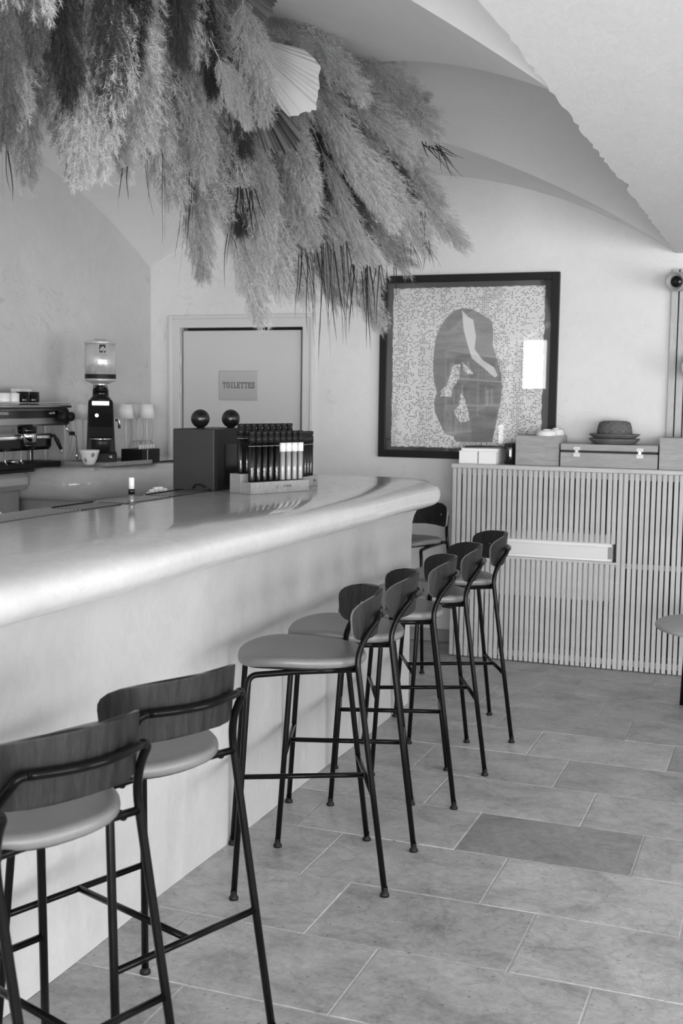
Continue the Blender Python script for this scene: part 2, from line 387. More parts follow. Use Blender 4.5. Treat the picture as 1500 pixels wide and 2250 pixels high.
setp(MB().box(X0-.25, XR+.25, YF-.25, YB+.25, 3.2, 3.3).build('ceiling_roof', M['ceil']), 'roof slab above the vault', 'ceiling', kind='structure')
setp(MB().box(DX1+.07, XR, YB-.018, YB, 0, .085, .004).build('baseboard_back', M['stone']), 'stone skirting along back wall', 'baseboard', kind='structure')
# door with sign
d1 = empty('door_1', (0, YB, 0), 'painted flush door to the toilets in a moulded frame', 'door', kind='structure')
MB().box(DX0+.045, DX1-.055, .012, .052, .01, DZ-.05, .002).build('door_leaf', M['door'], d1)
fr = MB()
for x0, x1, z0, z1 in [(DX0-.0545, DX0+.03, 0, DZ+.0545), (DX1-.03, DX1+.0545, 0, DZ+.0545), (DX0+.03, DX1-.03, DZ-.03, DZ+.0545)]: fr.box(x0, x1, -.018, .05, z0, z1, .002)
for x0, x1, z0, z1 in [(DX0-.055, DX0-.028, 0, DZ+.055), (DX1+.028, DX1+.055, 0, DZ+.055), (DX0-.028, DX1+.028, DZ+.03, DZ+.055)]: fr.box(x0, x1, -.028, -.010, z0, z1, .004)
fr.build('door_frame', M['trimw'], d1)
MB().box(DX0, DX1, .16, .18, 0, DZ).build('dark_passage', M['dark'], d1)
for z in (1.62, 1.83): MB().lathe([(.008, -.045), (.008, .045)], (DX0+.036, -.012, z), 10).build('hinge', M['trimw'], d1)

# ---------------------------------------------------------------- sign
STROKE = {  # slab lettering on a 0..1 box: polylines
 'T': [[(0, 1), (.8, 1)], [(0, 1), (0, .82)], [(.8, 1), (.8, .82)], [(.4, 1), (.4, 0)], [(.2, 0), (.6, 0)]],
 'O': [[(.45+.42*math.cos(a), .5+.5*math.sin(a)) for a in np.linspace(0, 2*PI, 25)]],
 'I': [[(.1, 1), (.5, 1)], [(.3, 1), (.3, 0)], [(.1, 0), (.5, 0)]],
 'L': [[(0, 1), (.35, 1)], [(.16, 1), (.16, 0)], [(0, 0), (.7, 0), (.7, .22)]],
 'E': [[(0, 1), (.68, 1), (.68, .8)], [(.14, 1), (.14, 0)], [(0, 0), (.7, 0), (.7, .2)], [(.14, .52), (.5, .52)], [(.5, .62), (.5, .42)]],
 'S': [[(.62, .76), (.55, .93), (.34, 1), (.12, .93), (.06, .74), (.14, .58), (.36, .5), (.58, .41), (.66, .24), (.58, .06), (.34, 0), (.1, .07), (.03, .25)], [(.62, 1), (.62, .76)], [(.03, 0), (.03, .25)]]}
WID = {'T': .8, 'O': .9, 'I': .6, 'L': .72, 'E': .74, 'S': .7}
def slab_text(txt, h, wtr, gap=.30, kx=.72):
    mb = MB(); x = 0
    for ch in txt:
        for pl in STROKE[ch]:
            for a, b in zip(pl[:-1], pl[1:]):
                a = Vector((x+a[0]*h*kx, 0, a[1]*h)); b = Vector((x+b[0]*h*kx, 0, b[1]*h)); d = (b-a).normalized()*wtr/2; nn = Vector((-d.z, 0, d.x))
                q = [a-d-nn, b+d-nn, b+d+nn, a-d+nn]; mb.add([p+Vector((0, 0, 0)) for p in q]+[p+Vector((0, .001, 0)) for p in q], [(0, 1, 2, 3), (7, 6, 5, 4), (0, 4, 5, 1), (1, 5, 6, 2), (2, 6, 7, 3), (3, 7, 4, 0)])
        x += (WID[ch]+gap)*h*kx
    return mb, x-gap*h
sg = empty('door_sign', (-3.57, YB+.0115, 1.66), 'rectangular toilets sign fixed on the door', 'sign')
MB().box(-.149, .149, -.004, 0, -.101, .101, .001).build('sign_plate', M['glass'], sg)
MB().box(-.147, .147, -.0005, -.0001, -.099, .099).build('sign_backing', plain('frosted_film', .62, .35), sg)
tb, tw = slab_text('TOILETTES', .036, .0038)
o = tb.build('sign_lettering', plain('sign_ink', .06, .6), sg, (-tw/2, -.0056, -.016))

# ---------------------------------------------------------------- bar counter
bar = empty('bar_counter', (-2.1, 3.0, 0), 'long pale plaster bar with thick rounded top', 'bar counter')
def loc(p, e): return (p[0]-e.location.x, p[1]-e.location.y, p[2]-e.location.z)
BX, BY0, BY1 = -1.805, -.6, 5.77
mb = MB()
def bodyfn(s, t):
    y = BY0+(BY1-.0-BY0)*s
    x = BX+.006*math.sin(2.1*y)*math.sin(3*t)+.004*math.sin(5.3*y+2*t)
    if t > .88: x += .055*((t-.88)/.12)**2
    return (x+2.1, y-3.0, 1.06*t)
mb.grid(bodyfn, 90, 30)
mb.add([(BX+2.1, BY1-3, 0), (-2.42+2.1, BY1-3, 0), (-2.42+2.1, BY1-3, 1.06), (BX+2.1, BY1-3, 1.06)], [(0, 1, 2, 3)])
mb.add([(-2.42+2.1, BY0-3, 0), (-2.42+2.1, BY1-3, 0), (-2.42+2.1, BY1-3, 1.06), (-2.42+2.1, BY0-3, 1.06)], [(0, 1, 2, 3)])
mb.build('bar_front', M['bar'], bar)
# worktop: closed outline (bullnose on the guest side and round the far end) swept with a superelliptic nose
TZ0, TZ1 = 1.032, 1.172
def outline():
    pts = []
    xo, xi, ye_, rc = -1.65, -2.53, 5.98, .26
    for y in np.linspace(BY0, ye_-rc, 60): pts.append((xo+.006*math.sin(3.1*y)+.004*math.sin(7*y), y))
    for a in np.linspace(0, PI/2, 14)[1:]: pts.append((xo-rc+rc*math.cos(a), ye_-rc+rc*math.sin(a)))
    for x in np.linspace(xo-rc, xi+.05, 12)[1:]: pts.append((x, ye_))
    for a in np.linspace(PI/2, PI, 6)[1:]: pts.append((xi+.05+.05*math.cos(a), ye_-.05+.05*math.sin(a)))
    for y in np.linspace(ye_-.05, BY0, 40)[1:]: pts.append((xi, y))
    return pts
OL = outline()
def worktop(OL, z0, z1, inset, px, pz, nose_of, org):
    """rings of the outline, inset by the nose profile"""
    n = len(OL); vs = []; fs = []; rings = []
    nr = []
    for i in range(n):
        a = Vector(OL[max(0, i-1)]); b = Vector(OL[min(n-1, i+1)]); t = (b-a).normalized(); nr.append(Vector((t.y, -t.x)))
    prof = []
    K = 18
    for k in range(K+1):
        a = -PI/2+PI*k/K; c_, s_ = math.cos(a), math.sin(a)
        prof.append((1-abs(c_)**px, (math.copysign(abs(s_)**pz, s_)+1)/2, k))
    for (ins, hz, k) in prof:
        ring = []
        for i in range(n):
            dpt = nose_of(OL[i])*(1.0 if k > K/2 else .55)
            p = Vector(OL[i])-nr[i]*ins*dpt
            ring.append(len(vs)); vs.append((p.x-org[0], p.y-org[1], z0+(z1-z0)*hz-org[2]))
        rings.append(ring)
    for a, b in zip(rings[:-1], rings[1:]):
        for i in range(n-1): fs.append((a[i], a[i+1], b[i+1], b[i]))
    mb = MB(); mb.add(vs, fs, 0, True)
    mb.f.append(rings[-1]); mb.m.append(0); mb.sm.append(False)
    mb.f.append(rings[0][::-1]); mb.m.append(0); mb.sm.append(False)
    mb.f.append([r[0] for r in rings]); mb.m.append(0); mb.sm.append(False)
    mb.f.append([r[-1] for r in rings][::-1]); mb.m.append(0); mb.sm.append(False)
    return mb
ob = bar.location
worktop(OL, TZ0, TZ1, .2, .9, .8, lambda p: .19 if p[0] > -2.5 and p[1] < 5.9 else (.10 if p[0] > -2.4 else .02), ob).build('worktop', M['top'], bar)
MB().box(-2.95+2.1, -2.44+2.1, BY0-3, 5.7-3, .90, .955, .004).build('service_shelf', M['steel'], bar)
MB().box(-2.93+2.1, -2.46+2.1, BY0-3, 5.68-3, 0, .90).build('service_base', M['blackm'], bar)

# ---------------------------------------------------------------- bar stools
def make_stool():
    e = empty('bar_stool', (0, 0, 0))
    R = .0100
    for s in (-1, 1):
        # front leg bends back under the seat
        f0, f1 = Vector((-.24, s*.232, .012)), Vector((-.198, s*.192, .685))
        pts = [f0, f0.lerp(f1, .5), f1-(f1-f0).normalized()*.03]
        for a in np.linspace(0, PI/2, 7)[1:]: pts.append(Vector((-.198+.03*(1-math.cos(a)), s*(.192-.01*math.sin(a)), .685+.026*math.sin(a)-.001)))
        pts += [Vector((-.05, s*.165, .714)), Vector((.150, s*.150, .716))]
        lg = MB().tube(pts, R, 10).build('leg', M['frame'], e)
        MB().lathe([(.0095, .030), (.0105, .012), (.0145, .009), (.0155, .0)], (f0.x, f0.y, 0), 12).build('foot_cap', M['shell'], lg)
        # rear leg with the S-bend up to the backrest rail
        b0 = Vector((.24, s*.24, .012)); b1 = Vector((.151, s*.190, .718))
        pts = [b0, b0.lerp(b1, .5), b0.lerp(b1, .9), b1]
        for t in np.linspace(0, 1, 9)[1:]:
            h = t*t*(3-2*t); pts.append(Vector((.151-.008*math.sin(PI*t)+.056*t**1.8, s*(.190-.030*t**1.5), .718+.150*t)))
        for a in np.linspace(0, PI/2, 8)[1:]: pts.append(Vector((.207+.015*a/(PI/2), s*(.136+.024*math.cos(a)), .866+.021*math.sin(a))))
        lg = MB().tube(pts, R, 10).build('leg', M['frame'], e)
        MB().lathe([(.0095, .030), (.0105, .012), (.0145, .009), (.0155, .0)], (b0.x, b0.y, 0), 12).build('foot_cap', M['shell'], lg)
    rail = [(.223+.034*math.cos(PI/2*y/.136), y, .887) for y in np.linspace(-.136, .136, 15)]
    MB().tube(rail, R*.95, 10).build('back_rail', M['frame'], e)
    zs = .32
    def at(p, q, z): return Vector(p).lerp(Vector(q), (z-p[2])/(q[2]-p[2]))
    fl_ = at((-.24, -.232, 0), (-.198, -.192, .70), zs); fr_ = at((-.24, .232, 0), (-.198, .192, .70), zs)
    bl_ = at((.24, -.24, 0), (.151, -.190, .718), zs); br_ = at((.24, .24, 0), (.151, .190, .718), zs)
    MB().tube([fl_, fr_], R*.86, 10).build('stretcher', M['frame'], e)
    MB().tube([bl_, br_], R*.86, 10).build('stretcher', M['frame'], e)
    MB().tube([(fl_+fr_)/2, (bl_+br_)/2], R*.86, 10).build('stretcher', M['frame'], e)
    MB().tube([(.151, -.190, .720), (.150, -.1, .722), (.150, .1, .722), (.151, .190, .720)], R*.9, 10).build('seat_rail', M['frame'], e)
    # upholstered seat
    def sx(a, k=1.):
        c, s_ = math.cos(a), math.sin(a); p = 2/2.55
        x = math.copysign(abs(c)**p, c); y = math.copysign(abs(s_)**p, s_)
        hw = .205*(1-.10*max(0, x))          # a little narrower to the back
        return -.016+(.212*x)*k, hw*y*k
    prof = [(.0, .7335), (.60, .7335), (.90, .7345), (.965, .737), (.995, .744), (1., .752), (.993, .760), (.97, .7655), (.93, .768), (.80, .7675), (.5, .764), (.25, .762), (0., .7615)]
    mb = MB(); n = 44; vs = []; fs = []
    for k, z in prof:
        for i in range(n):
            a = 2*PI*i/n; x, y = sx(a, max(k, .002))
            zz = z
            zz += -.006-.010*x/.2-(.022*((-x-.06)/.15)**2 if x < -.06 else 0.)
            vs.append((x, y, zz))
    for j in range(len(prof)-1):
        for i in range(n): fs.append((j*n+i, j*n+(i+1) % n, (j+1)*n+(i+1) % n, (j+1)*n+i))
    mb.add(vs, fs, 0, True); st = mb.build('seat', M['leather'], e)
    mb = MB(); prof = [(0., .712), (.5, .713), (.72, .718), (.90, .729), (.91, .731), (0., .731)]; vs = []; fs = []
    for k, z in prof:
        for i in range(n): x, y = sx(2*PI*i/n, max(k, .002)); vs.append((x, y, z-.006-.010*x/.2-(.022*((-x-.06)/.15)**2 if x < -.06 else 0.)))
    for j in range(len(prof)-1):
        for i in range(n): fs.append((j*n+i, j*n+(i+1) % n, (j+1)*n+(i+1) % n, (j+1)*n+i))
    mb.add(vs, fs, 0, True); mb.build('seat_shell', M['shell'], e)
    # bent plywood backrest
    RB, TH = .238, .0095
    nu, nv = 37, 17
    def bp(u, v, off):
        # u,v in -1..1 : rounded outline
        vv = math.copysign(abs(v)**.9, v)
        ex = 4.6 if v > 0 else 2.8; half = (.238+.018*v)*(1-abs(v)**ex)**(1/ex) if abs(v) < 1 else 0.
        sarc = u*half; ang = sarc/RB
        z = .889+.069*vv-(.028-.010*v)*(sarc/.23)**2
        r = RB-off
        x = .242-RB+r*math.cos(ang)+.10*(z-.887); y = r*math.sin(ang)
        return (x, y, z)
    mb = MB()
    A = [[bp(-1+2*i/(nu-1), math.sin(PI/2*(-1+2*j/(nv-1))), 0) for j in range(nv)] for i in range(nu)]
    B = [[bp(-1+2*i/(nu-1), math.sin(PI/2*(-1+2*j/(nv-1))), TH) for j in range(nv)] for i in range(nu)]
    va = [p for row in A for p in row]; vb = [p for row in B for p in row]
    ga = [(i*nv+j, (i+1)*nv+j, (i+1)*nv+j+1, i*nv+j+1) for i in range(nu-1) for j in range(nv-1)]
    mb.add(va, ga, 0, True); mb.add(vb, [f[::-1] for f in ga], 0, True)
    loop = [(0, j) for j in range(nv)]+[(nu-1, j) for j in range(nv)][::-1]
    # rim
    rim = [A[i][j] for i, j in loop]; rim2 = [B[i][j] for i, j in loop]; k = len(rim)
    mb.add(rim+rim2, [(i, (i+1) % k, k+(i+1) % k, k+i) for i in range(k)], 1, False)
    bk = mb.build('backrest', [M['veneer'], M['plyedge']], e)
    for y in (-.13, .13):
        an = math.asin(y/RB); MB().lathe([(.0055, -.002), (.0055, .0015), (.003, .003)], (.242-RB+(RB-TH-.001)*math.cos(an), (RB-TH-.001)*math.sin(an), .885), 10, axis='x').build('screw', M['screw'], bk)
    return e
STOOLS = [(-1.468, 3.557, 26.5, 'bar stool in profile, the nearest of the row facing left to the bar'),
          (-1.476, 3.994, 18.5, 'bar stool with grey leather seat, second of the row seen from the side'),
          (-1.4625, 4.465, 19., 'bar stool at the middle of the five in profile along the bar'),
          (-1.4635, 4.887, 24., 'bar stool second to last before the end of the bar front'),
          (-1.470, 5.396, 26., 'last bar stool of the row, standing before the slatted sideboard'),
          (-1.447, 2.417, -20.2, 'bar stool seen from behind with scratched walnut back and pale grey seat'),
          (-1.440, 1.957, -19., 'bar stool in the left foreground, its back overlapping the one beyond'),
          (-1.450, 1.500, -19., 'bar stool cut off by the lower left edge of the picture'),
          (-2.125, 6.725, 80., 'bar stool half hidden beyond the far end of the bar')]
st0 = make_stool()
for i, (x, y, a, lab) in enumerate(STOOLS):
    o = st0 if i == 0 else copy_tree(st0)
    o.location = (x, y, 0); o.rotation_euler = (0, 0, math.radians(a))
    setp(o, lab, 'bar stool', 'walnut and black steel bar stools')

# ---------------------------------------------------------------- slatted sideboard
SX0, SX1, SY, SZ = -1.93, .62, 6.99, 1.193
sb = empty('slatted_sideboard', (-1.0, 7.15, 0), 'pale oak sideboard with a front of vertical slats', 'sideboard')
q = sb.location
def B(x0, x1, y0, y1, z0, z1, c=0): return MB().box(x0-q.x, x1-q.x, y0-q.y, y1-q.y, z0, z1, c)
B(SX0-.006, SX1, SY-.012, YB-.02, SZ-.026, SZ, .003).build('top_board', M['oakx'], sb)
B(SX0, SX0+.018, SY+.02, YB-.02, .0, SZ-.026).build('end_panel', M['oak'], sb)
OPX0, OPX1, OPZ0, OPZ1 = -1.74, -.945, .642, .742
for z0, z1 in ((SZ-.066, SZ-.026), (.025, .06), (OPZ0-.035, OPZ0-.006)): B(SX0+.018, SX1, SY+.021, SY+.035, z0, z1).build('rail', M['oakx'], sb)
B(OPX0, OPX1+.03, SY-.004, SY+.034, OPZ0-.014, OPZ0-.002, .001).build('sill_rail', M['oakx'], sb)
B(SX0+.018, SX1, SY+.33, SY+.335, .03, SZ-.03).build('back_panel', M['dark'], sb)
B(OPX1+.03, OPX1+.06, SY+.022, SY+.06, .0, SZ-.03).build('upright', M['oak'], sb)
full = MB().box(-.0115, .0115, 0, .020, 0.004, SZ-.027, .0012).mesh('slat', M['oak'])
upper = MB().box(-.0115, .0115, 0, .020, OPZ1+.006, SZ-.027, .0012).mesh('slat', M['oak'])
lower = MB().box(-.0115, .0115, 0, .020, .004, OPZ0-.012, .0012).mesh('slat', M['oak'])
k = 0; xx = SX0+.012; rs = random.Random(2)
while xx < SX1-.01:
    jj = rs.uniform(-.0012, .0012)
    ms = [upper, lower] if OPX0 < xx < OPX1 else [full]
    for me in ms: link('slat', me, sb, (xx+jj-q.x, SY-q.y+rs.uniform(-.001, .001), 0))
    xx += .0313
# fan coil unit behind the opening
fc = empty('fan_coil_unit', (-1.33, 7.14, .0), 'white air conditioning unit inside the sideboard opening', 'air conditioner')
MB().box(-.40, .375, -.118, .10, .40, .80, .006).build('casing', M['white'], fc)
MB().box(-.37, .345, -.126, -.117, .655, .725, .002).build('air_flap', plain('flap_white', .62, .4), fc)
MB().box(.350, .372, -.124, -.117, .655, .725, .002).build('control_panel', M['grey'], fc)
gr = MB().box(-.35, .36, -.08, .1, .12, .40, .004).build('grille_box', M['dark'], fc)
gm = MB().box(-.34, .35, -.086, -.080, -.002, .002).mesh('grille_bar', M['grey'])
for i in range(18): link('grille_bar', gm, gr, (0, 0, .135+i*.015))
for x in (-.3, .3): MB().box(x-.02, x+.02, -.06, .06, 0, .121).build('support_foot', M['dark'], fc)

# things on the sideboard
def crate(x0, x1, y0, y1, z0, z1, lab, grp=None):
    e = empty('wooden_crate', ((x0+x1)/2, (y0+y1)/2, z0), lab, 'box', grp); a, b, h = (x1-x0)/2, (y1-y0)/2, z1-z0; t = .010
    MB().box(-a, a, -b, -b+t, 0, h, .001).build('side_board', M['pine'], e); MB().box(-a, a, b-t, b, 0, h, .001).build('side_board', M['pine'], e)
    MB().box(-a, -a+t, -b+t, b-t, 0, h, .001).build('end_board', M['oak'], e); MB().box(a-t, a, -b+t, b-t, 0, h, .001).build('end_board', M['oak'], e)
    MB().box(-a+t, a-t, -b+t, b-t, 0, t).build('bottom_board', M['pine'], e); return e
crate(-1.555, -1.292, 7.045, 7.30, SZ, 1.372, 'small open wooden crate holding white ceramics')
crate(-.708, -.38, 7.02, 7.27, SZ, 1.378, 'wooden crate at the right edge beside the clasped case')
for i, (x, y, z, r, lab) in enumerate([(-1.385, 7.12, 1.345, .062, 'white round bowl upside down, front of the crate'), (-1.350, 7.235, 1.345, .052, 'white round bowl upside down, back of the crate')]):
    e = empty('white_bowl', (x, y, SZ+.0101), lab, 'bowl', 'white bowls in the crate')
    hz = .205+i*.006
    MB().lathe([(r*.9, 0), (r, .01), (r, hz-.035), (r*.97, hz-.018), (r*.86, hz-.008), (r*.5, hz-.003), (0, hz)], n=28).build('bowl_body', M['white_g'], e)
    MB().lathe([(r*.35, hz-.004), (r*.35, hz+.003), (0, hz+.003)], n=20).build('foot_ring', M['white_g'], e)
ws = empty('wooden_case', (-.9985, 7.14, SZ), 'closed wooden case with two metal clasps under straw plates', 'case')
MB().box(-.2815, .2815, -.115, .115, 0, .086, .002).build('case_body', M['pine'], ws)
MB().box(-.279, .279, -.110, .113, .086, .100).build('dark_gap', M['black'], ws)
MB().box(-.2815, .2815, -.115, .115, .100, .137, .002).build('case_lid', M['pine'], ws)
for x in (-.185, .180):
    cl = MB().box(x-.019, x+.019, -.1185, -.115, .062, .086, .001).box(x-.019, x+.019, -.1185, -.115, .100, .120, .001).build('clasp', M['pole'], ws)
    MB().box(x-.010, x+.010, -.123, -.118, .078, .110, .002).build('clasp_latch', M['steel'], cl)
def straw_plate(z, r, h, lab):
    e = empty('straw_plate', (-.985, 7.155, z), lab, 'plate', 'stacked straw plates')
    MB().lathe([(r*.72, 0), (r*.84, .006), (r*.96, h*.7), (r, h*.9), (r*.985, h), (r*.93, h*.9), (r*.8, h*.35), (r*.5, h*.28), (0, h*.28)], n=40).build('plate_dish', M['wicker'], e)
    mb = MB()
    for kk in range(5): rr = r*(.80+.04*kk); mb.lathe([(rr, h*(.12+.17*kk)), (rr+.003, h*(.12+.17*kk)+.003), (rr, h*(.12+.17*kk)+.006)], n=40)
    mb.build('woven_rings', M['wicker'], e)
straw_plate(SZ+.1371, .150, .034, 'lower straw plate lying on the wooden case')
straw_plate(SZ+.1371+.0345, .150, .026, 'upper straw plate stacked on another beneath a basket')
e = empty('straw_basket', (-.985, 7.155, SZ+.1371+.0345+.0262), 'small woven basket turned over on straw plates', 'basket')
mb = MB()
def bsk(s, t):
    a = 2*PI*s; r = [.100, .098, .094, .086, .070, .0][min(5, int(t*5+.01))]; z = [0, .025, .05, .068, .077, .080][min(5, int(t*5+.01))]
    return (r*math.cos(a)*(1+.015*math.sin(12*a)), r*math.sin(a)*(1+.015*math.sin(12*a)), z)
mb.grid(bsk, 48, 6, closeu=True); mb.build('basket_shell', M['wicker'], e)
mb = MB()
for k in range(14):
    for s in (-1, 1):
        pts = []
        for t in np.linspace(0, 1, 6):
            a = 2*PI*k/14+s*t*1.0; r = .101-.013*t**2; pts.append((r*math.cos(a), r*math.sin(a), .004+.064*t))
        mb.tube(pts, .0028, 5)
mb.build('woven_strands', M['wicker'], e)
# books, tray, dark glass
def book(x0, x1, y0, y1, z0, z1, lab, cover, pages=True, rz=0):
    e = empty('book', ((x0+x1)/2, (y0+y1)/2, z0), lab, 'book', 'books on the sideboard', rz=rz); a, b, h = (x1-x0)/2, (y1-y0)/2, z1-z0
    MB().box(-a+.003, a-.003, -b+.003, b-.003, .0025, h-.0025).build('pages', M['paper'], e)
    MB().box(-a, a, -b, b, 0, .0025).build('cover', cover, e); MB().box(-a, a, -b, b, h-.0025, h).build('cover', cover, e)
    MB().box(-a, a, b-.0025, b, .0025, h-.0025).build('spine', cover, e)
book(-1.905, -1.785, 7.03, 7.24, SZ, SZ+.077, 'thick white book, left of the pair under the tray', M['white'])
book(-1.783, -1.668, 7.03, 7.24, SZ, SZ+.077, 'thick white book, right of the pair under the tray', M['white'])
book(-1.895, -1.665, 7.035, 7.25, SZ+.0772, SZ+.094, 'thin pale book lying across two thick books', M['white'], rz=.03)
e = empty('round_tray', (-1.775, 7.145, SZ+.0942), 'thin dark rimmed round tray on top of the books', 'tray')
MB().lathe([(.118, 0), (.122, .006), (.119, .007), (.112, .0035), (0, .0035)], n=40).build('tray_dish', M['grey'], e)
MB().lathe([(.119, .0055), (.1235, .0065), (.1225, .009), (.118, .008)], n=40).build('tray_rim', M['blackm'], e)
e = empty('candle_glass', (-1.602, 7.10, SZ), 'dark glass tumbler beside the books', 'glass')
MB().lathe([(.030, 0), (.036, .004), (.0385, .05), (.037, .10), (.034, .128), (.031, .128), (.033, .10), (.034, .05), (.030, .012), (0, .012)], n=32).build('glass_wall', plain('dark_glass', .01, .06, 0, .5), e)
MB().lathe([(.0325, .0122), (.0325, .08), (0, .08)], n=24).build('wax', plain('dark_wax', .05, .5), e)

# ---------------------------------------------------------------- slat panel, spotlight and globe on the back wall
pn = empty('slat_wall_panel', (-.5, YB, 1.2), 'narrow oak slat panel on back wall right', 'wall panel')
MB().box(-.195, .30, -.006, 0, 0.0, 1.17).build('panel_backing', M['dark'], pn)
me = MB().box(-.0195, .0195, -.028, -.006, 0, 1.17, .0015).mesh('slat', M['oak'])
for i in range(11): link('slat', me, pn, (-.186+i*.047, 0, 0))
spt = empty('wall_spotlight', (-.62, YB-.029, 2.31), 'grey cylindrical spotlight mounted on oak slat panel', 'spotlight')
MB().lathe([(.030, 0), (.030, -.02), (.02, -.026)], n=20, axis='y').build('wall_plate', M['blackm'], spt)
MB().tube([(0, -.02, 0), (0, -.075, .01), (-.01, -.10, -.005)], .012, 8).build('arm', M['blackm'], spt)
dv = Vector((-.25, -1., -.08)).normalized()
o = MB().lathe([(.043, .075), (.054, .06), (.055, -.07), (.051, -.076), (.046, -.070), (.034, -.045), (0, -.045)], n=28, axis='y').build('lamp_head', plain('warm_grey_metal', .30, .4), spt, (-.03, -.155, -.03)); o.rotation_euler = dv.to_track_quat('-Y', 'Z').to_euler()
l2 = MB().lathe([(.033, -.050), (.030, -.054), (.010, -.056), (0, -.056)], n=24, axis='y').build('lens', M['black'], o)
gb = empty('globe_wall_lamp', (-.555, YB-.0285, 1.79), 'white globe wall lamp at the right edge', 'wall lamp')
MB().lathe([(.03, 0), (.03, -.015), (.012, -.02), (.012, -.05)], n=16, axis='y').build('mount', M['blackm'], gb)
MB().lathe([(.0, -.075), (.03, -.07), (.055, -.045), (.068, -.01), (.068, .01), (.055, .045), (.03, .07), (0, .075)], (0, -.115, 0), 28).build('globe', M['white_g'], gb)

# ---------------------------------------------------------------- framed print
PX0, PX1, PZ0, PZ1 = -2.532, -1.372, 1.203, 2.372
PCX, PCZ, PW, PH = (PX0+PX1)/2, (PZ0+PZ1)/2, PX1-PX0, PZ1-PZ0
pf = empty('framed_print', (PCX, YB-.001, PCZ), 'large square woven pattern print with dark vessel in black frame', 'picture')
fb = .046
for x0, x1, z0, z1 in [(-PW/2, -PW/2+fb, -PH/2, PH/2), (PW/2-fb, PW/2, -PH/2, PH/2), (-PW/2+fb, PW/2-fb, PH/2-fb, PH/2), (-PW/2+fb, PW/2-fb, -PH/2, -PH/2+fb)]:
    MB().box(x0, x1, -.040, 0, z0, z1, .002).build('frame_bar', M['blackm'], pf)
MB().box(-PW/2+fb, PW/2-fb, -.008, -.004, -PH/2+fb, PH/2-fb).build('dark_mount', plain('mount_board', .035, .6), pf)
def weave(name):
    """black dashes printed cell by cell on white, denser in some columns and clouds"""
    m, nt, p = nodes(name); mp = coords(nt, (1, 1, 1))
    def math_(op, a, b=None):
        n = N(nt, 'ShaderNodeMath', operation=op)
        for k, q_ in enumerate((a, b)):
            if q_ is None: continue
            if isinstance(q_, (int, float)): n.inputs[k].default_value = q_
            else: nt.links.new(q_, n.inputs[k])
        return n.outputs[0]
    nz = N(nt, 'ShaderNodeTexNoise', i_Scale=75., i_Detail=3.); L(nt, mp, 0, nz, 'Vector')
    dsp = N(nt, 'ShaderNodeVectorMath', operation='SCALE'); dsp.inputs['Scale'].default_value = .013; L(nt, nz, 'Color', dsp, 0)
    ad = N(nt, 'ShaderNodeVectorMath', operation='ADD'); L(nt, mp, 0, ad, 0); L(nt, dsp, 0, ad, 1)
    sp = N(nt, 'ShaderNodeSeparateXYZ'); L(nt, ad, 0, sp, 0)
    cx, cz = math_('DIVIDE', sp.outputs['X'], .0118), math_('DIVIDE', sp.outputs['Z'], .0102)
    fx, fz = math_('FLOOR', cx), math_('FLOOR', cz); rx, rz_ = math_('FRACT', cx), math_('FRACT', cz)
    cb = N(nt, 'ShaderNodeCombineXYZ'); nt.links.new(fx, cb.inputs[0]); nt.links.new(fz, cb.inputs[1])
    wn_ = N(nt, 'ShaderNodeTexWhiteNoise'); L(nt, cb, 0, wn_, 'Vector')
    n2 = N(nt, 'ShaderNodeTexNoise', i_Scale=6., i_Detail=5., i_Roughness=.7); L(nt, mp, 0, n2, 'Vector')
    mpv = coords(nt, (16, 1, 1.0)); n3 = N(nt, 'ShaderNodeTexNoise', i_Scale=1., i_Detail=2.); L(nt, mpv, 0, n3, 'Vector')
    prob = math_('SUBTRACT', math_('ADD', math_('MULTIPLY', n2.outputs['Fac'], 1.5), math_('MULTIPLY', n3.outputs['Fac'], 1.5)), 1.02)
    on = math_('LESS_THAN', wn_.outputs['Value'], prob)
    shp = math_('MULTIPLY', math_('LESS_THAN', math_('ABSOLUTE', math_('SUBTRACT', rx, .5)), .31), math_('LESS_THAN', math_('ABSOLUTE', math_('SUBTRACT', rz_, .5)), .27))
    ink = math_('MULTIPLY', on, shp)
    mx = N(nt, 'ShaderNodeMix', data_type='RGBA'); nt.links.new(ink, mx.inputs[0]); mx.inputs[6].default_value = g(.84); mx.inputs[7].default_value = g(.05)
    L(nt, mx, 2, p, 'Base Color'); p.inputs['Roughness'].default_value = .7; return m
M['weave'] = weave('woven_print')
pa = .082
rp = random.Random(9)
def ragged(x0, x1, z0, z1, n=40, j=.003):
    P = []
    for i in range(n): P.append((x0+(x1-x0)*i/n, z0+rp.uniform(-j, j)))
    for i in range(n): P.append((x1+rp.uniform(-j, j), z0+(z1-z0)*i/n))
    for i in range(n): P.append((x1-(x1-x0)*i/n, z1+rp.uniform(-j, j)))
    for i in range(n): P.append((x0+rp.uniform(-j, j), z1-(z1-z0)*i/n))
    return P
MB().prism(ragged(-PW/2+pa, PW/2-pa-.01, -PH/2+pa-.012, PH/2-pa+.002), 0, .0012, fn=lambda x, y, z: (x, -.0082-z, y)).build('printed_sheet', M['weave'], pf)
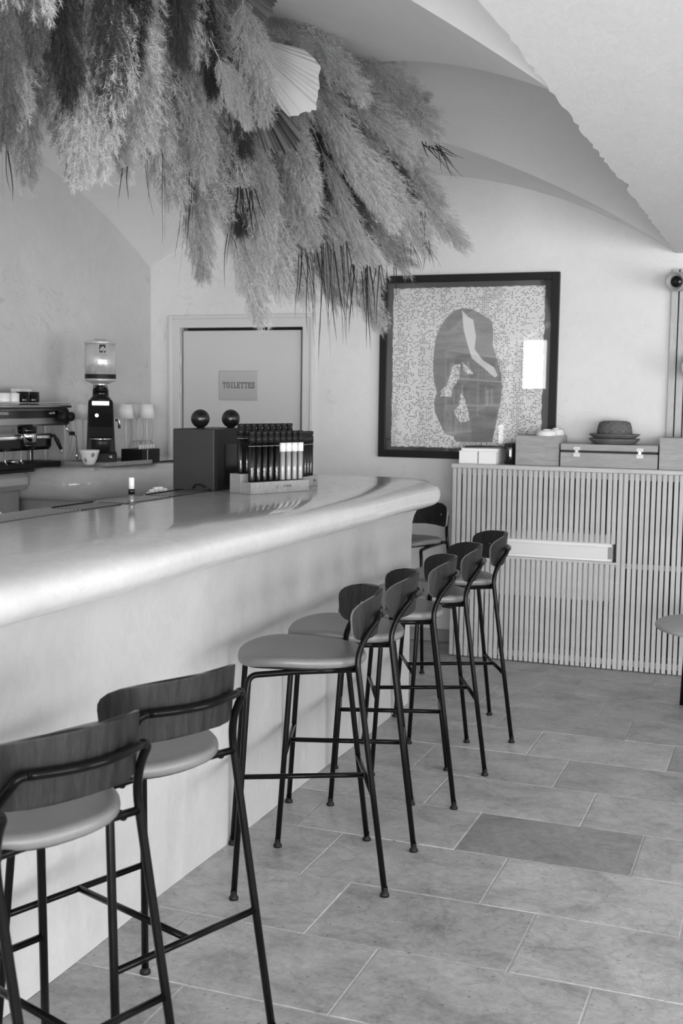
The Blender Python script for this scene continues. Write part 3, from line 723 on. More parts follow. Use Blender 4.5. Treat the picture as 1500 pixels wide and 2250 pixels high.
# vessel silhouette traced in picture pixels on the wall plane
def wp(u, v): p = ony(u, v, YB-.01); return (p.x-PCX, p.z-PCZ)
def zp(x, y): return wp(800+x*.30667, 580+y*.30667)
ves = [zp(*p) for p in [(590, 385), (640, 335), (700, 318), (770, 322), (850, 365), (915, 410), (925, 500), (920, 580), (950, 680), (980, 790), (988, 880), (978, 980), (955, 1090), (935, 1190), (915, 1278), (660, 1275), (640, 1235), (580, 1220), (545, 1150), (505, 1060), (500, 990), (520, 920), (500, 840), (492, 740), (500, 620), (515, 520), (550, 440)]]
MB().prism(ves, 0, .0006, fn=lambda x, y, z: (x, -.0095-z, y)).build('printed_vessel', plaster('vessel_print_reflection', .27, .6, .3, .2, 4., .0, streak=(1, 1, 5)), pf)  # horizontal streaks paint the shelves' reflection into the vessel's own grey
MB().prism([zp(*p) for p in [(700, 330), (745, 380), (780, 400), (800, 520), (790, 610), (850, 690), (930, 740), (955, 800), (935, 815), (850, 740), (770, 675), (735, 560), (712, 470)]], 0, .0004, fn=lambda x, y, z: (x, -.0102-z, y)).build('printed_handle', M['paper'], pf)
for pts in ([(640, 720), (690, 720), (680, 820), (630, 900), (625, 950), (545, 950), (550, 905), (590, 870), (615, 800)], [(690, 920), (720, 960), (745, 1060), (755, 1120), (690, 1140), (640, 1060), (680, 1010)], [(700, 700), (740, 740), (790, 790), (740, 790), (710, 760)]):
    MB().prism([zp(*p) for p in pts], 0, .0004, fn=lambda x, y, z: (x, -.0103-z, y)).build('printed_motif', M['weave'], pf)
MB().box(-PW/2+fb, PW/2-fb, -.031, -.029, -PH/2+fb, PH/2-fb).build('glass_pane', pane_glass('picture_glass', 1., 1.62), pf)

# ---------------------------------------------------------------- back counter with coffee things
bc = empty('back_counter', (-3.95, 6.2, 0), 'rounded plaster back counter along left wall holding the grinder', 'counter')
ob = bc.location
ol2 = [(X0, 5.56)]
xo, ysq, rc = -3.62, 5.56, .22
for x in np.linspace(X0+.02, xo-rc, 10): ol2.append((x, ysq))
for a in np.linspace(-PI/2, 0, 14)[1:]: ol2.append((xo-rc+rc*math.cos(a), ysq+rc+rc*math.sin(a)))
for y in np.linspace(ysq+rc, YB-.001, 20)[1:]: ol2.append((xo, y))
ol2 += [(X0+.002, YB-.001)]
ol2[0] = (X0+.002, ysq+.0)
worktop(ol2, .985, 1.170, .2, .9, .95, lambda p: .11 if p[0] > X0+.05 and p[1] < YB-.05 else .11 if p[0] > -3.7 else 0.0, ob).build('counter_top', M['top'], bc)
MB().box(X0-ob.x+.002, -3.72-ob.x, 5.66-ob.y, YB-ob.y-.002, 0, 1.0, .01).build('counter_base', M['bar'], bc)
mc = empty('machine_counter', (-4.1, 5.0, 0), 'dark steel topped counter below the espresso machine', 'counter')
ob = mc.location
MB().box(X0-ob.x+.002, -3.955-ob.x, -2.2, .555, 1.150, 1.170, .003).build('steel_top', M['blackm'], mc)
MB().box(X0-ob.x+.002, -3.975-ob.x, -2.2, .555, 1.05, 1.149, .03).build('counter_nose', M['top'], mc)
MB().box(X0-ob.x+.002, -4.06-ob.x, -2.2, .555, .0, 1.05).build('counter_base', M['bar'], mc)

def lamp(u, v, x, lab, s=1.):
    p = onx(u, v, x)
    e = empty('table_lamp', (x, p.y, 1.1705), lab, 'table lamp', 'white table lamps by the left wall')
    h = .335*s
    MB().lathe([(.052, 0), (.052, .006), (.047, .009), (.008, .011)], n=28).build('base', M['pole'], e)
    MB().lathe([(.0065, .01), (.0065, h)], n=12).build('pole', M['pole'], e)
    MB().lathe([(.055, h-.075), (.043, h+.018), (.0, h+.018)], n=32).lathe([(.0535, h-.075), (.042, h+.014)], n=32).build('shade', M['shade'], e)
    MB().tube([(.045, -.01, h-.072), (.044, -.01, h-.083)], .004, 6).build('switch', M['chrome'], e)
    c = MB(); c.tube([(.045, -.01, h-.083), (.052, .0, h-.16), (.030, .01, h-.24), (.012, .0, .03)], .0014, 5).build('charging_cable', M['grey'], e)
LAMPS = [(100, 1012, -4.185), (143, 1014, -4.06), (154, 1008, -4.19), (183, 1010, -4.06), (276, 1003, -4.12), (302, 998, -4.19), (322, 1000, -4.08)]
LL = ['white table lamp nearest the espresso machine, shade behind the mug', 'white table lamp second from the espresso machine', 'white table lamp close to the wall behind another, left of the grinder', 'white table lamp directly left of the coffee grinder', 'white table lamp just right of the coffee grinder', 'white table lamp against the wall, half hidden by the rightmost', 'rightmost white table lamp beside the charging box']
for (u, v, x), lab in zip(LAMPS, LL): lamp(u, v, x, lab)

# grinder with coffee tin on a board
gx, gy = -3.84, 6.02
e = empty('serving_board', (gx+.008, gy+.03, 1.1702), 'pale wooden board under the coffee grinder', 'board', rz=math.radians(-6)); e.scale = (1.08, .92, 1)
MB().box(-.15, .15, -.18, .30, .0, .010).box(-.13, .13, -.16, .28, .010, .011).build('board_base', M['pine'], e)
MB().box(-.155, .155, -.185, -.170, .0, .024, .002).box(-.155, .155, .29, .305, .0, .024, .002).box(.143, .155, -.17, .29, .0, .024, .002).box(-.155, -.143, -.17, .29, .0, .024, .002).build('board_rim', M['pine'], e)
cg = empty('coffee_grinder', (gx-.0, gy+.04, 1.1815), 'black coffee grinder carrying an upturned coffee tin', 'coffee grinder', rz=math.radians(-58))
# local: x = front of grinder (towards the barista)
MB().box(-.10, .135, -.085, .085, 0, .062, .008).build('base', M['blackm'], cg)
mb = MB()
mb.add([(-.10, -.078, .06), (.085, -.078, .06), (.085, .078, .06), (-.10, .078, .06), (-.075, -.066, .335), (.055, -.066, .335), (.055, .066, .335), (-.075, .066, .335)], [(0, 1, 2, 3), (4, 5, 6, 7), (0, 1, 5, 4), (1, 2, 6, 5), (2, 3, 7, 6), (3, 0, 4, 7)])
mb.build('body', M['blackm'], cg)
MB().lathe([(.062, .062), (.060, .16)], (.045, 0, 0), 24).build('motor_column', plain('anodised_black', .02, .35, spec=.4), cg)
mb = MB()
hd = [(.03, .18), (.09, .14), (.135, .145), (.135, .20), (.165, .27), (.15, .305), (.10, .345), (.03, .345)]
mb.prism(hd, -.062, .062, fn=lambda x, y, z: (x, z, y)); hdm = mb.build('dosing_head', plain('black_plastic', .008, .6, spec=.15), cg)
MB().prism([(-.045, -.016), (.045, -.016), (.045, .016), (-.045, .016)], 0, .002, fn=lambda x, y, z: (.1262+y*.78+z*.62, x, .3262-y*.62+z*.78)).build('display', plain('lit_display', .8, .3, emit=.6), hdm)
MB().lathe([(.008, 0), (.008, .004)], (.166, -.02, .262), 12, axis='x').build('button', M['chrome'], hdm)
MB().tube([(.10, -.055, .135), (.16, -.05, .135), (.172, 0, .135), (.16, .05, .135), (.10, .055, .135)], .005, 8).build('portafilter_fork', M['chrome'], cg)
MB().tube([(.05, .078, .235), (.05, .10, .235), (.05, .10, .19)], .008, 8).build('lever', M['steel'], cg)
MB().lathe([(.012, 0), (.013, .006), (.0, .009)], (.136, .05, .035), 14, axis='x').build('power_knob', M['chrome'], cg)
MB().lathe([(.058, .335), (.055, .355), (.045, .362), (.043, .395), (.050, .398)], n=28).build('hopper_collar', M['black'], cg)
MB().lathe([(.041, .398), (.041, .424), (.05, .432)], n=28).build('hopper_neck', M['chrome'], cg)
tin = MB().lathe([(.045, .430), (.052, .436), (.080, .446), (.0845, .452), (.0845, .458)], n=36).lathe([(.0838, .458), (.0838, .650)], n=36).lathe([(.0845, .650), (.0865, .653), (.0865, .659), (.082, .661), (.06, .668), (.035, .670), (.03, .675), (0, .676)], n=36).build('coffee_tin', plain('tin_plate', .66, .26, .55), cg)
def tinband(z0, z1, a0, a1, mat, name, r=.0842, n=16):
    mb = MB(); mb.grid(lambda s, t: (r*math.cos(a0+(a1-a0)*s), r*math.sin(a0+(a1-a0)*s), z0+(z1-z0)*t), n, 2); return mb.build(name, mat, tin)
tinband(.460, .484, 0, 2*PI, M['blackm'], 'printed_band', n=48)
fa = math.radians(8)
tinband(.600, .643, fa-.20, fa+.20, M['blackm'], 'printed_badge', .0845)
def on_tin(name, txt, size, ang, z, mat, shear=0., r=.0852, sx=1.):
    textmesh(name, txt, size, mat, tin, (r*math.cos(ang), r*math.sin(ang), z), (PI/2, 0, ang+PI/2), shear, ext=.0003, sx=sx)
on_tin('badge_lettering', 'illy', .034, fa, .619, M['paper'], .35, .0848, .8)
on_tin('tin_lettering', 'CAFFE IN GRANI', .009, fa-.05, .588, M['grey'])
on_tin('tin_lettering', 'illy blend', .017, fa-.05, .550, M['grey'])
on_tin('tin_lettering', 'espresso', .011, fa-.05, .525, M['grey'])
cg.scale = (1.08, 1.08, 1.08)
e = empty('latte_bowl', tuple(onz(196, 1021, 1.1825)), 'white bowl with leaf motifs in front of the grinder', 'bowl')
MB().lathe([(.026, 0), (.030, .003), (.046, .035), (.056, .070), (.060, .084), (.058, .085), (.053, .070), (.043, .035), (.024, .008), (0, .008)], n=32).build('bowl_body', M['white_g'], e)
for k in range(7):
    a = 2*PI*k/7+.3; mb = MB(); zz0 = .012 if k % 2 else .042
    mb.grid(lambda s, t: ((.0338+.36*(zz0+.030*t-.003)*1.0+.002*0+.0006)*math.cos(a+(s-.5)*.42*math.sin(PI*min(max(t, .02), .98))), (.0338+.36*(zz0+.030*t-.003)+.0006)*math.sin(a+(s-.5)*.42*math.sin(PI*min(max(t, .02), .98))), zz0+.030*t), 6, 7)
    mb.build('leaf_motif', M['grey'], e)
ch = empty('charging_box', tuple(onz(309, 1017, 1.1705)), 'black charging box with a row of white plugs', 'charger')
MB().box(-.075, .075, -.105, .105, 0, .088, .003).build('box_body', M['blackm'], ch)
MB().box(.0752, .077, -.05, -.046, .004, .086).build('edge_strip', M['white'], ch)
pm = MB().box(-.006, .006, -.008, .008, 0, .026, .002).mesh('plug', M['white'])
for i in range(6): link('plug', pm, ch, (.045, -.085+i*.032, .0885))
mb = MB(); rc_ = random.Random(4)
for i in range(9):
    p0 = Vector((.045, -.085+(i % 6)*.032, .113)); p3 = Vector((-.02+rc_.uniform(-.05, .05), rc_.uniform(-.08, .12), .10))
    pts = [p0, p0+Vector((rc_.uniform(-.01, .01), rc_.uniform(-.02, .02), .03)), p3+Vector((0, 0, .05)), p3+Vector((.01, .02, .02)), p3]
    mb.tube([sum((float(math.comb(4, k)*(1-t)**(4-k)*t**k)*pts[k] for k in range(5)), Vector()) for t in np.linspace(0, 1, 10)], .0012, 5)
mb.build('cable_tangle', M['grey'], ch)
mb = MB()
for i in range(5):
    pts = [(.0, .107, .07-.01*i), (.02, .13+.01*i, .05), (.03, .15, .02), (-.02+.01*i, .14, .004)]; mb.tube(pts, .0015, 5)
mb.build('hanging_cable', M['grey'], ch)

# espresso machine
em = empty('espresso_machine', (-3.98, 5.50, 1.1705), 'chrome and black espresso machine at the left edge', 'espresso machine')
# local x: towards the barista (front +x), y along the counter
YL, YR_ = -.75, .36
MB().box(-.17, .03, YL, YR_-.05, .0, .030, .004).build('drip_tray', M['blackm'], em)
MB().box(-.16, .045, YL, YR_+.02, .235, .335, .010).build('upper_body', M['steel'], em)
MB().box(.045, .052, YL+.02, YR_-.10, .278, .322, .002).build('control_strip', M['black'], em)
MB().box(-.17, .06, YL, YR_+.02, .336, .352, .004).build('cup_tray', M['steel'], em)
MB().tube([(.06, YL, .362), (.06, YR_, .362), (-.16, YR_, .362)], .004, 8).build('cup_rail', M['chrome'], em)
for y in (-.48, -.02): 
    gh = MB().lathe([(.052, .235), (.052, .205), (.048, .195)], (.035, y, 0), 28).build('group_head', M['black'], em)
    MB().lathe([(.05, .195), (.052, .19), (.052, .150), (.047, .147)], (.035, y, 0), 28).build('chrome_collar', M['chrome'], gh)
    MB().lathe([(.047, .147), (.045, .115), (.03, .104), (0, .102)], (.035, y, 0), 28).build('portafilter_basket', M['black'], gh)
MB().box(-.11, .04, YL, YR_-.14, .10, .19, .02).build('boiler_cover', M['black'], em)
MB().box(-.115, .045, YL, YR_-.14, .155, .192, .012).build('chrome_band', M['chrome'], em)
for y in (-.7, YR_-.12): MB().box(-.15, -.12, y-.014, y+.014, .028, .236, .003).build('leg_column', M['steel'], em)
for y, z in ((YR_-.02, .285), (YR_-.09, .285)):
    k_ = MB().lathe([(.024, .045), (.027, .055), (.027, .085), (.022, .092), (0, .094)], (0, y, z), 20, axis='x').build('steam_knob', M['blackm'], em)
MB().tube([(.05, YR_-.03, .235), (.055, YR_-.02, .20), (.06, YR_-.0, .185), (.062, YR_+.03, .182), (.064, YR_+.055, .165), (.064, YR_+.06, .12), (.064, YR_+.06, .055)], .0042, 8).build('steam_wand', M['chrome'], em)
MB().lathe([(.004, 0), (.007, .01), (.007, .025), (.005, .035)], (.064, YR_+.06, .035), 12).build('wand_tip', M['chrome'], em)
MB().tube([(.06, YR_+.0, .187), (.062, YR_+.03, .187)], [.012, .012], 10).build('wand_grip', M['blackm'], em)
hd_ = MB().tube([(.05, YR_-.155, .185), (.07, YR_-.145, .15), (.085, YR_-.13, .10)], [.007, .013, .009], 10).build('portafilter_handle', M['blackm'], em)
MB().lathe([(.009, 0), (.010, .012), (0, .014)], (.087, YR_-.128, .083), 12).build('handle_end', M['chrome'], hd_)
for y in (-.10, -.24): MB().tube([(.05, y, .105), (.05, y, .045), (.06, y+.005, .03)], .004, 8).build('spout', M['chrome'], em)
MB().lathe([(.03, .03), (.032, .05), (0, .05)], (.0, -.1, 0), 18).build('tamper_base', M['steel'], em)
textmesh('front_lettering', 'OOGGG', .022, M['pole'], em, (.0532, -.25, .306), (PI/2, 0, PI/2), ext=.0003)
textmesh('front_lettering', 'volo 90', .018, M['pole'], em, (.0532, .19, .306), (PI/2, 0, PI/2), ext=.0003)
# mugs and cups on the machine
def mug(y, x, mat, lab, r=.036, h=.072, hz=True):
    e = empty('mug', (x, y, 1.1705+.3522), lab, 'mug', 'cups on the espresso machine')
    MB().lathe([(r*.9, 0), (r, .004), (r, h), (r*.93, h), (r*.92, .008), (0, .008)], n=28).build('mug_body', mat, e)
    if hz: MB().tube([(.0, r-.002, h*.82), (0, r+.018, h*.80), (0, r+.024, h*.5), (0, r+.014, h*.2), (0, r-.002, h*.18)], .0045, 8).build('handle', mat, e)
mug(5.61, -4.0, M['black'], 'black mug with handle, right end of the machine top', .038)
mug(5.525, -4.0, M['black'], 'black mug left of the end mug on the machine', .036)
mug(5.43, -4.0, M['white_g'], 'pale cup turned over on the machine, behind the black mugs', .036, .064, False)
mug(5.35, -4.0, M['white_g'], 'pale cup at the left edge of the machine top', .036, .064, False)
mug(5.36, -4.10, M['black'], 'dark mug stacked at the far left edge of machine', .036, .10, False)
e = empty('milk_carton', (-4.11, 5.66, 1.1705+.3522), 'white box standing behind the black mug', 'box')
MB().box(-.03, .03, -.06, .06, 0, .088, .003).build('box_body', M['white'], e); MB().lathe([(.006, .088), (.006, .096), (0, .096)], (0, .03, 0), 10).build('cap', M['chrome'], e)

# ---------------------------------------------------------------- things on the bar
TZ = TZ1+.0003
wm = empty('wine_machine', (-2.425, 4.75, TZ), 'black wine dispensing machine standing on the bar', 'wine dispenser')
MB().box(-.10, .10, -.19, .19, 0, .268, .004).build('housing', plain('charcoal_sheet', .034, .5, spec=.3), wm)
MB().box(.1002, .104, -.17, .19, .004, .266, .001).build('front_panel', M['blackm'], wm)
MB().box(.1042, .106, -.09, .085, .02, .20, .001).build('tube_slot', M['black'], wm)
MB().tube([(-.0, -.192, .01), (.02, -.205, .028), (.05, -.215, .03), (.08, -.21, .012), (.09, -.20, .004)], .0035, 8).build('power_cable', M['black'], wm)
for (u, v, lab) in [(440, 922, 'glossy black ball, left of two on the wine machine'), (507, 921, 'glossy black ball, right of two on the wine machine')]:
    p = ony(u, v, 4.68 if u < 470 else 4.83); r = .0415
    e = empty('black_ball', (p.x, p.y, TZ+.2683), lab, 'ball', 'black balls on the wine machine')
    MB().lathe([(max(0, r*math.sin(a)), r+.001-r*math.cos(a)) for a in np.linspace(0.0, PI, 22)], n=36).build('ball_shell', plain('black_lacquer', .01, .25), e)
    MB().lathe([(.018, 0), (.018, .003), (0, .003)], n=20).build('ball_foot', M['blackm'], e)
# wooden racks with wine tubes
def rack(x, y, rz, ln, lab, txt, tx):
    e = empty('tube_rack', (x, y, TZ), lab, 'rack', 'wooden tube racks', rz=rz)
    MB().box(-.012, .052, 0, ln, 0, .050, .0015).build('front_step', M['pine'], e)
    MB().box(-.082, -.0125, 0, ln, 0, .083, .0015).build('rear_step', M['pine'], e)
    textmesh('rack_lettering', txt, .017, M['ink'], e, (.0524, tx, .027), (PI/2, 0, PI/2), ext=.0002)
    return e
r1 = rack(-2.16, 4.505, math.radians(-21.5), .352, 'pale wooden rack of wine tubes on the bar, front one', "D'VINE", .215)
r2 = rack(-2.115, 4.865, math.radians(0), .25, 'pale wooden rack of wine tubes on the bar, rear one', 'dVine', .21)
mb = MB(); mb.lathe([(.0075, 0), (.0075, .0004)], (.0524, .150, .027), 20, axis='x'); mb.build('rack_emblem', M['ink'], r1)
MB().lathe([(.006, .0004), (.006, .0006)], (.0524, .1485, .0275), 20, axis='x').build('rack_emblem', M['pine'], r1)
M['liquid'] = plain('dark_wine', .010, .15); M['pale_wine'] = plain('pale_wine', .34, .25)
def tube_thing(P, z, h, kind, lab):
    e = empty('wine_tube', (P.x, P.y, z), lab, 'wine tube', 'glass wine tubes with dark caps')
    r = .0148
    MB().lathe([(r*.85, .0), (r, .004), (r, h-.045)], n=20).build('glass_wall', M['glass'], e)
    MB().lathe([(r*.8, .002), (r*.86, .006), (r*.86, h-.06), (0, h-.058)], n=18).build('wine', M['liquid'] if kind else M['pale_wine'], e)
    c = MB().lathe([(r*1.06, h-.05), (r*1.06, h-.024), (r*.82, h-.021), (r*.82, h-.016), (r*1.0, h-.014), (r*1.0, h-.002), (r*.9, h), (0, h)], n=20).build('cap', M['blackm'], e)
    if not kind: MB().lathe([(r*1.012, h*.58), (r*1.012, h*.76)], n=20).build('paper_label', M['paper'], e)
    else: MB().lathe([(r*1.012, h*.70), (r*1.012, h*.712)], n=20).build('label_line', M['grey'], e)
def rl(e, x, y): return Vector((e.location.x, e.location.y, 0))+Matrix.Rotation(e.rotation_euler.z, 3, 'Z')@Vector((x, y, 0))
ordn = ['first', 'second', 'third', 'fourth', 'fifth', 'sixth', 'seventh', 'eighth', 'ninth']
for i in range(9):
    tube_thing(rl(r1, .022, .030+i*.0365), TZ+.0502, .215, i < 5, ('dark' if i < 5 else 'clear')+' wine tube, %s from the left in the front row' % ordn[i])
for i in range(9):
    tube_thing(rl(r1, -.046, .030+i*.0365), TZ+.0832, .212, True, 'dark capped wine tube, %s from the left in the second row' % ordn[i])
for i in range(5): tube_thing(rl(r2, .022, .085+i*.034), TZ+.0502, .205, True, 'dark wine tube in the rear rack, %s of five' % ordn[i])
# small bottle, perforated mats, napkin, straw
p = onz(289, 1107, TZ)
e = empty('small_bottle', (p.x, p.y, TZ), 'tiny bottle with a pale stopper on the bar edge', 'bottle')
MB().lathe([(.011, 0), (.0125, .003), (.0125, .018), (.009, .028), (.009, .036)], n=20).build('bottle_glass', plain('grey_glass', .20, .08, .3), e)
MB().lathe([(.0128, .036), (.0128, .056), (.011, .057)], n=20).build('collar', M['black'], e)
MB().lathe([(.0105, .057), (.0105, .098), (.009, .100), (0, .1)], n=20).build('stopper', M['paper'], e)
def perf(name, base, dot):
    m, nt, p_ = nodes(name); mp = coords(nt, (1, 1, 1)); sp = N(nt, 'ShaderNodeSeparateXYZ'); L(nt, mp, 0, sp, 0)
    outs = []
    for ax in ('X', 'Y'):
        a = N(nt, 'ShaderNodeMath', operation='MULTIPLY'); a.inputs[1].default_value = 2*PI/.0165; L(nt, sp, ax, a, 0)
        c = N(nt, 'ShaderNodeMath', operation='COSINE'); L(nt, a, 0, c, 0); outs.append(c)
    m_ = N(nt, 'ShaderNodeMath', operation='MULTIPLY'); L(nt, outs[0], 0, m_, 0); L(nt, outs[1], 0, m_, 1)
    r = ramp(nt, [(.28, base), (.34, dot)]); L(nt, m_, 0, r, 0); L(nt, r, 0, p_, 'Base Color'); p_.inputs['Roughness'].default_value = .35; p_.inputs['Specular IOR Level'].default_value = .3; return m
M['mat_d'] = perf('perforated_black', .03, .45); M['mat_l'] = perf('perforated_steel', .09, .62)
for i, (y0, y1, mt, lab) in enumerate([(2.2, 3.55, 'mat_l', 'perforated steel strip along the left end of the bar'), (3.57, 3.83, 'mat_d', 'dark perforated bar mat beside the small bottle'), (3.86, 4.20, 'mat_l', 'pale perforated strip between bottle and wine machine'), (4.22, 4.54, 'mat_d', 'dark perforated bar mat in front of the wine machine')]):
    e = empty('perforated_mat', (-2.40, (y0+y1)/2, TZ), lab, 'bar mat'); h_ = (y1-y0)/2
    MB().box(-.062, .062, -h_, h_, 0, .004, .001).build('mat_plate', M[mt], e)
    MB().box(-.066, -.062, -h_, h_, 0, .008).build('mat_lip', M['steel'] if mt == 'mat_l' else M['blackm'], e)
p = onz(356, 1082, TZ)
e = empty('paper_napkin', (p.x-.09, p.y+.12, .9552), 'folded white paper napkin behind the bar mat', 'napkin')
mb = MB(); mb.grid(lambda s, t: (.02*math.sin(2*PI*5*s)*t*.35+.02*(s-.5), (s-.5)*(.06+.10*t), .01+.20*t+.02*math.sin(PI*s)), 31, 6, smooth=False)
mb.grid(lambda s, t: (.004+.02*math.sin(2*PI*5*s)*t*.35+.02*(s-.5), (s-.5)*(.06+.10*t), .01+.20*t+.02*math.sin(PI*s)), 31, 6, smooth=False); mb.build('folded_sheet', M['paper'], e)
e = empty('drinking_straw', (0, 0, 0), 'white straw leaning at the left edge behind the bar', 'straw')
p0, p1 = onx(12, 1140, -2.62), onx(-6, 1119, -2.68); dd = (p1-p0)
e.location = p0-dd*3.4
MB().tube([(0, 0, 0), dd*3.4, dd*4.4, dd*5.2], .0032, 8).build('straw_tube', M['paper'], e)

# ---------------------------------------------------------------- low round table at right
e = empty('low_round_table', (-.265, 6.21, 0), 'low round pale table cut off by the right edge', 'table')
MB().lathe([(.33, .432), (.345, .436), (.35, .445), (.345, .457), (.338, .46), (0, .46)], n=56).build('table_top', plaster('pale_stone', .36, .4, .1, .05, 4, .05), e)
for k in range(4):
    a = PI/4+k*PI/2+.30; MB().tube([(.235*math.cos(a), .235*math.sin(a), 0), (.22*math.cos(a), .22*math.sin(a), .432)], .013, 10).build('leg', M['frame'], e)
e = empty('menu_card', (-.39, 6.16, .4602), 'black menu card lying on the low round table', 'menu')
MB().box(-.055, .10, -.06, .06, 0, .003).build('menu_cover', M['blackm'], e); MB().box(-.05, .095, -.055, .055, .003, .0045).build('menu_sheet', M['dark'], e)

# ---------------------------------------------------------------- bookcase on left wall behind the bar (mirrored in the picture glass)
bk = empty('bookcase', (X0+.002, -.9, 0), 'open white shelves on left wall seen in picture reflection', 'bookcase')
bm_ = MB().box(0, .28, -1.62, -1.58, 0, 2.2).mesh('side_panel', M['white'])
for dy in (0, 1.6, 3.2): link('side_panel', bm_, bk, (0, dy, 0))
sm_ = MB().box(0, .28, -1.58, 1.58, -.012, .012).mesh('shelf', M['white'])
for i in range(7): link('shelf', sm_, bk, (0, 0, .15+i*.34))
rb = random.Random(11); nb = 0
bvar = [plain('cloth_cover', v, .7) for v in (.03, .08, .16, .3, .5, .65)]
for i in range(2, 6):
    y = -1.55
    while y < 1.45:
        wd = rb.uniform(.06, .12); h = rb.uniform(.18, .28)
        if rb.random() < .22: y += .10; continue
        z = .15+i*.34+.0122
        if not (y < .04 and y+wd > -.04):
            e = empty('shelf_book', (X0+.02, -.9+y+wd/2, z), 'upright book on the bookcase by the left wall', 'book', 'books on the bookcase'); 
            cm = rb.choice(bvar)
            MB().box(0, .17, -wd/2, wd/2-.001, 0, h).build('cover', cm, e)
        y += wd+.004

# ---------------------------------------------------------------- pampas arrangement
PA = empty('pampas_arrangement', (-2.0, 3.3, 2.72), 'hanging cloud of dried pampas plumes above the bar', 'dried flowers')
PAL = PA.location
mb = MB()
for dx in (-.16, .0, .16): mb.tube([(dx, -1.6, .02), (dx, 1.25, .02)], .006, 6)
for y in np.linspace(-1.6, 1.25, 12): mb.tube([(-.16, y, .02), (.16, y, .02)], .005, 6)
mb.build('wire_frame', M['blackm'], PA)
for y in (-1.2, 0., 1.0): MB().tube([(0, y, .02), (0, y, vz(-2.0, 3.3+y)-2.72+.02)], .003, 6).build('suspension_wire', M['blackm'], PA)
def plume_mesh(seed, wide=.095, nb=330, nh=60, loose=.7):
    r = np.random.default_rng(seed); V = []; C = []
    bend = r.uniform(.03, .11)
    def stem(t): return np.stack([bend*t**2, .02*np.sin(3*t+seed), -t], -1)
    t0 = r.uniform(.05, .93, nb); az = r.uniform(0, 2*PI, nb)
    env = np.sin(PI*np.clip(t0*.90+.07, 0, 1)**.8)**.75
    lb = .20*(.55+.6*r.random(nb))*(.45+.75*env)
    base = stem(t0)
    out = np.stack([np.cos(az), np.sin(az), np.zeros(nb)], -1)
    tip = base+out*(wide*env*(.55+.6*r.random(nb)))[:, None]+np.stack([0*lb, 0*lb, -lb], -1)
    mid = (base+tip)/2+out*(wide*env*.34)[:, None]
    bi = np.repeat(np.arange(nb), nh); n = len(bi)
    s = r.random(n)**.8
    A, Bm, Cc = base[bi], mid[bi], tip[bi]; s_ = s[:, None]
    P = (1-s_)**2*A+2*s_*(1-s_)*Bm+s_**2*Cc
    T = 2*(1-s_)*(Bm-A)+2*s_*(Cc-Bm); T /= np.linalg.norm(T, axis=1)[:, None]
    rd = r.normal(size=(n, 3)); rd /= np.linalg.norm(rd, axis=1)[:, None]
    D = T*.65+rd*.8*loose; D /= np.linalg.norm(D, axis=1)[:, None]
    ln = (.022+.038*r.random(n))*(1-.25*s)
    wv = np.cross(D, r.normal(size=(n, 3))); wv /= np.linalg.norm(wv, axis=1)[:, None]
    hw = .00095
    tipp = P+D*ln[:, None]+np.array([0, 0, -.006])
    V = np.stack([P-wv*hw, P+wv*hw, tipp], 1).reshape(-1, 3)
    # branch ribs
    ss = np.linspace(0, 1, 5); ribs = []; rf = []
    for b in range(nb):
        pr = [(1-q)**2*base[b]+2*q*(1-q)*mid[b]+q*q*tip[b] for q in ss]
        o_ = np.cross(out[b], [0, 0, 1.])*.0009
        k0 = len(ribs)
        for pnt in pr: ribs += [pnt-o_, pnt+o_]
        for q in range(4): rf.append((k0+2*q, k0+2*q+1, k0+2*q+3, k0+2*q+2))
    me = bpy.data.meshes.new('plume'); nv = len(V)
    allv = np.concatenate([V, np.array(ribs)]); 
    faces = np.arange(nv).reshape(-1, 3).tolist()+[[i+nv for i in f] for f in rf]
    # stem
    st = MB().tube([stem(np.array(t))*1.0+np.array([0, 0, 0]) for t in np.linspace(-.25, .9, 8)], [.004, .004, .004, .0035, .003, .002, .0015, .001], 5)
    kk = len(allv); allv = np.concatenate([allv, np.array(st.v)]); faces += [[i+kk for i in f] for f in st.f]
    me.from_pydata(allv.tolist(), [], faces); me.materials.append(M['plume']); me.update(); return me
PM = [plume_mesh(100+i, wide=.128+.016*(i % 3), loose=.7+.1*(i % 4)) for i in range(8)]
PN = [plume_mesh(200+i, wide=.085, nb=210, nh=60, loose=.7) for i in range(3)]
UPV = Vector((0, 0, -1))
def place_plume(base, tip, me, roll):
    d = tip-base; ln = d.length; z = -(d.normalized())
    # local +x (bend) points downwards-ish so plumes droop
    x = Vector((0, 0, -1))-z*Vector((0, 0, -1)).dot(z)
    if x.length < .15: x = Vector((math.cos(roll), math.sin(roll), 0)); x -= z*x.dot(z)
    x.normalize(); y = z.cross(x)
    if abs(d.normalized().z) < .92:
        rm = Matrix.Rotation(random.uniform(-.5, .5), 3, z); x = rm@x; y = rm@y
    m = Matrix.Identity(4)
    for i in range(3): m[i][0] = x[i]*ln; m[i][1] = y[i]*ln; m[i][2] = z[i]*ln; m[i][3] = base[i]-PAL[i]
    o = link('pampas_plume', me, PA); o.matrix_local = m; return o
sil = [(-120, 400), (0, 395), (75, 392), (125, 300), (170, 378), (215, 360), (280, 350), (330, 345), (392, 430), (415, 370), (462, 600), (505, 470), (560, 520), (600, 690), (655, 640), (700, 640), (765, 655), (845, 690), (868, 600), (925, 575), (945, 535), (1030, 532), (1005, 390), (960, 280), (900, 225), (800, 160), (745, 110), (690, 20), (670, -60), (-120, -60)]
def inside(u, v, P):
    c = False; j = len(P)-1
    for i in range(len(P)):
        if (P[i][1] > v) != (P[j][1] > v) and u < (P[j][0]-P[i][0])*(v-P[i][1])/(P[j][1]-P[i][1])+P[i][0]: c = not c
        j = i
    return c
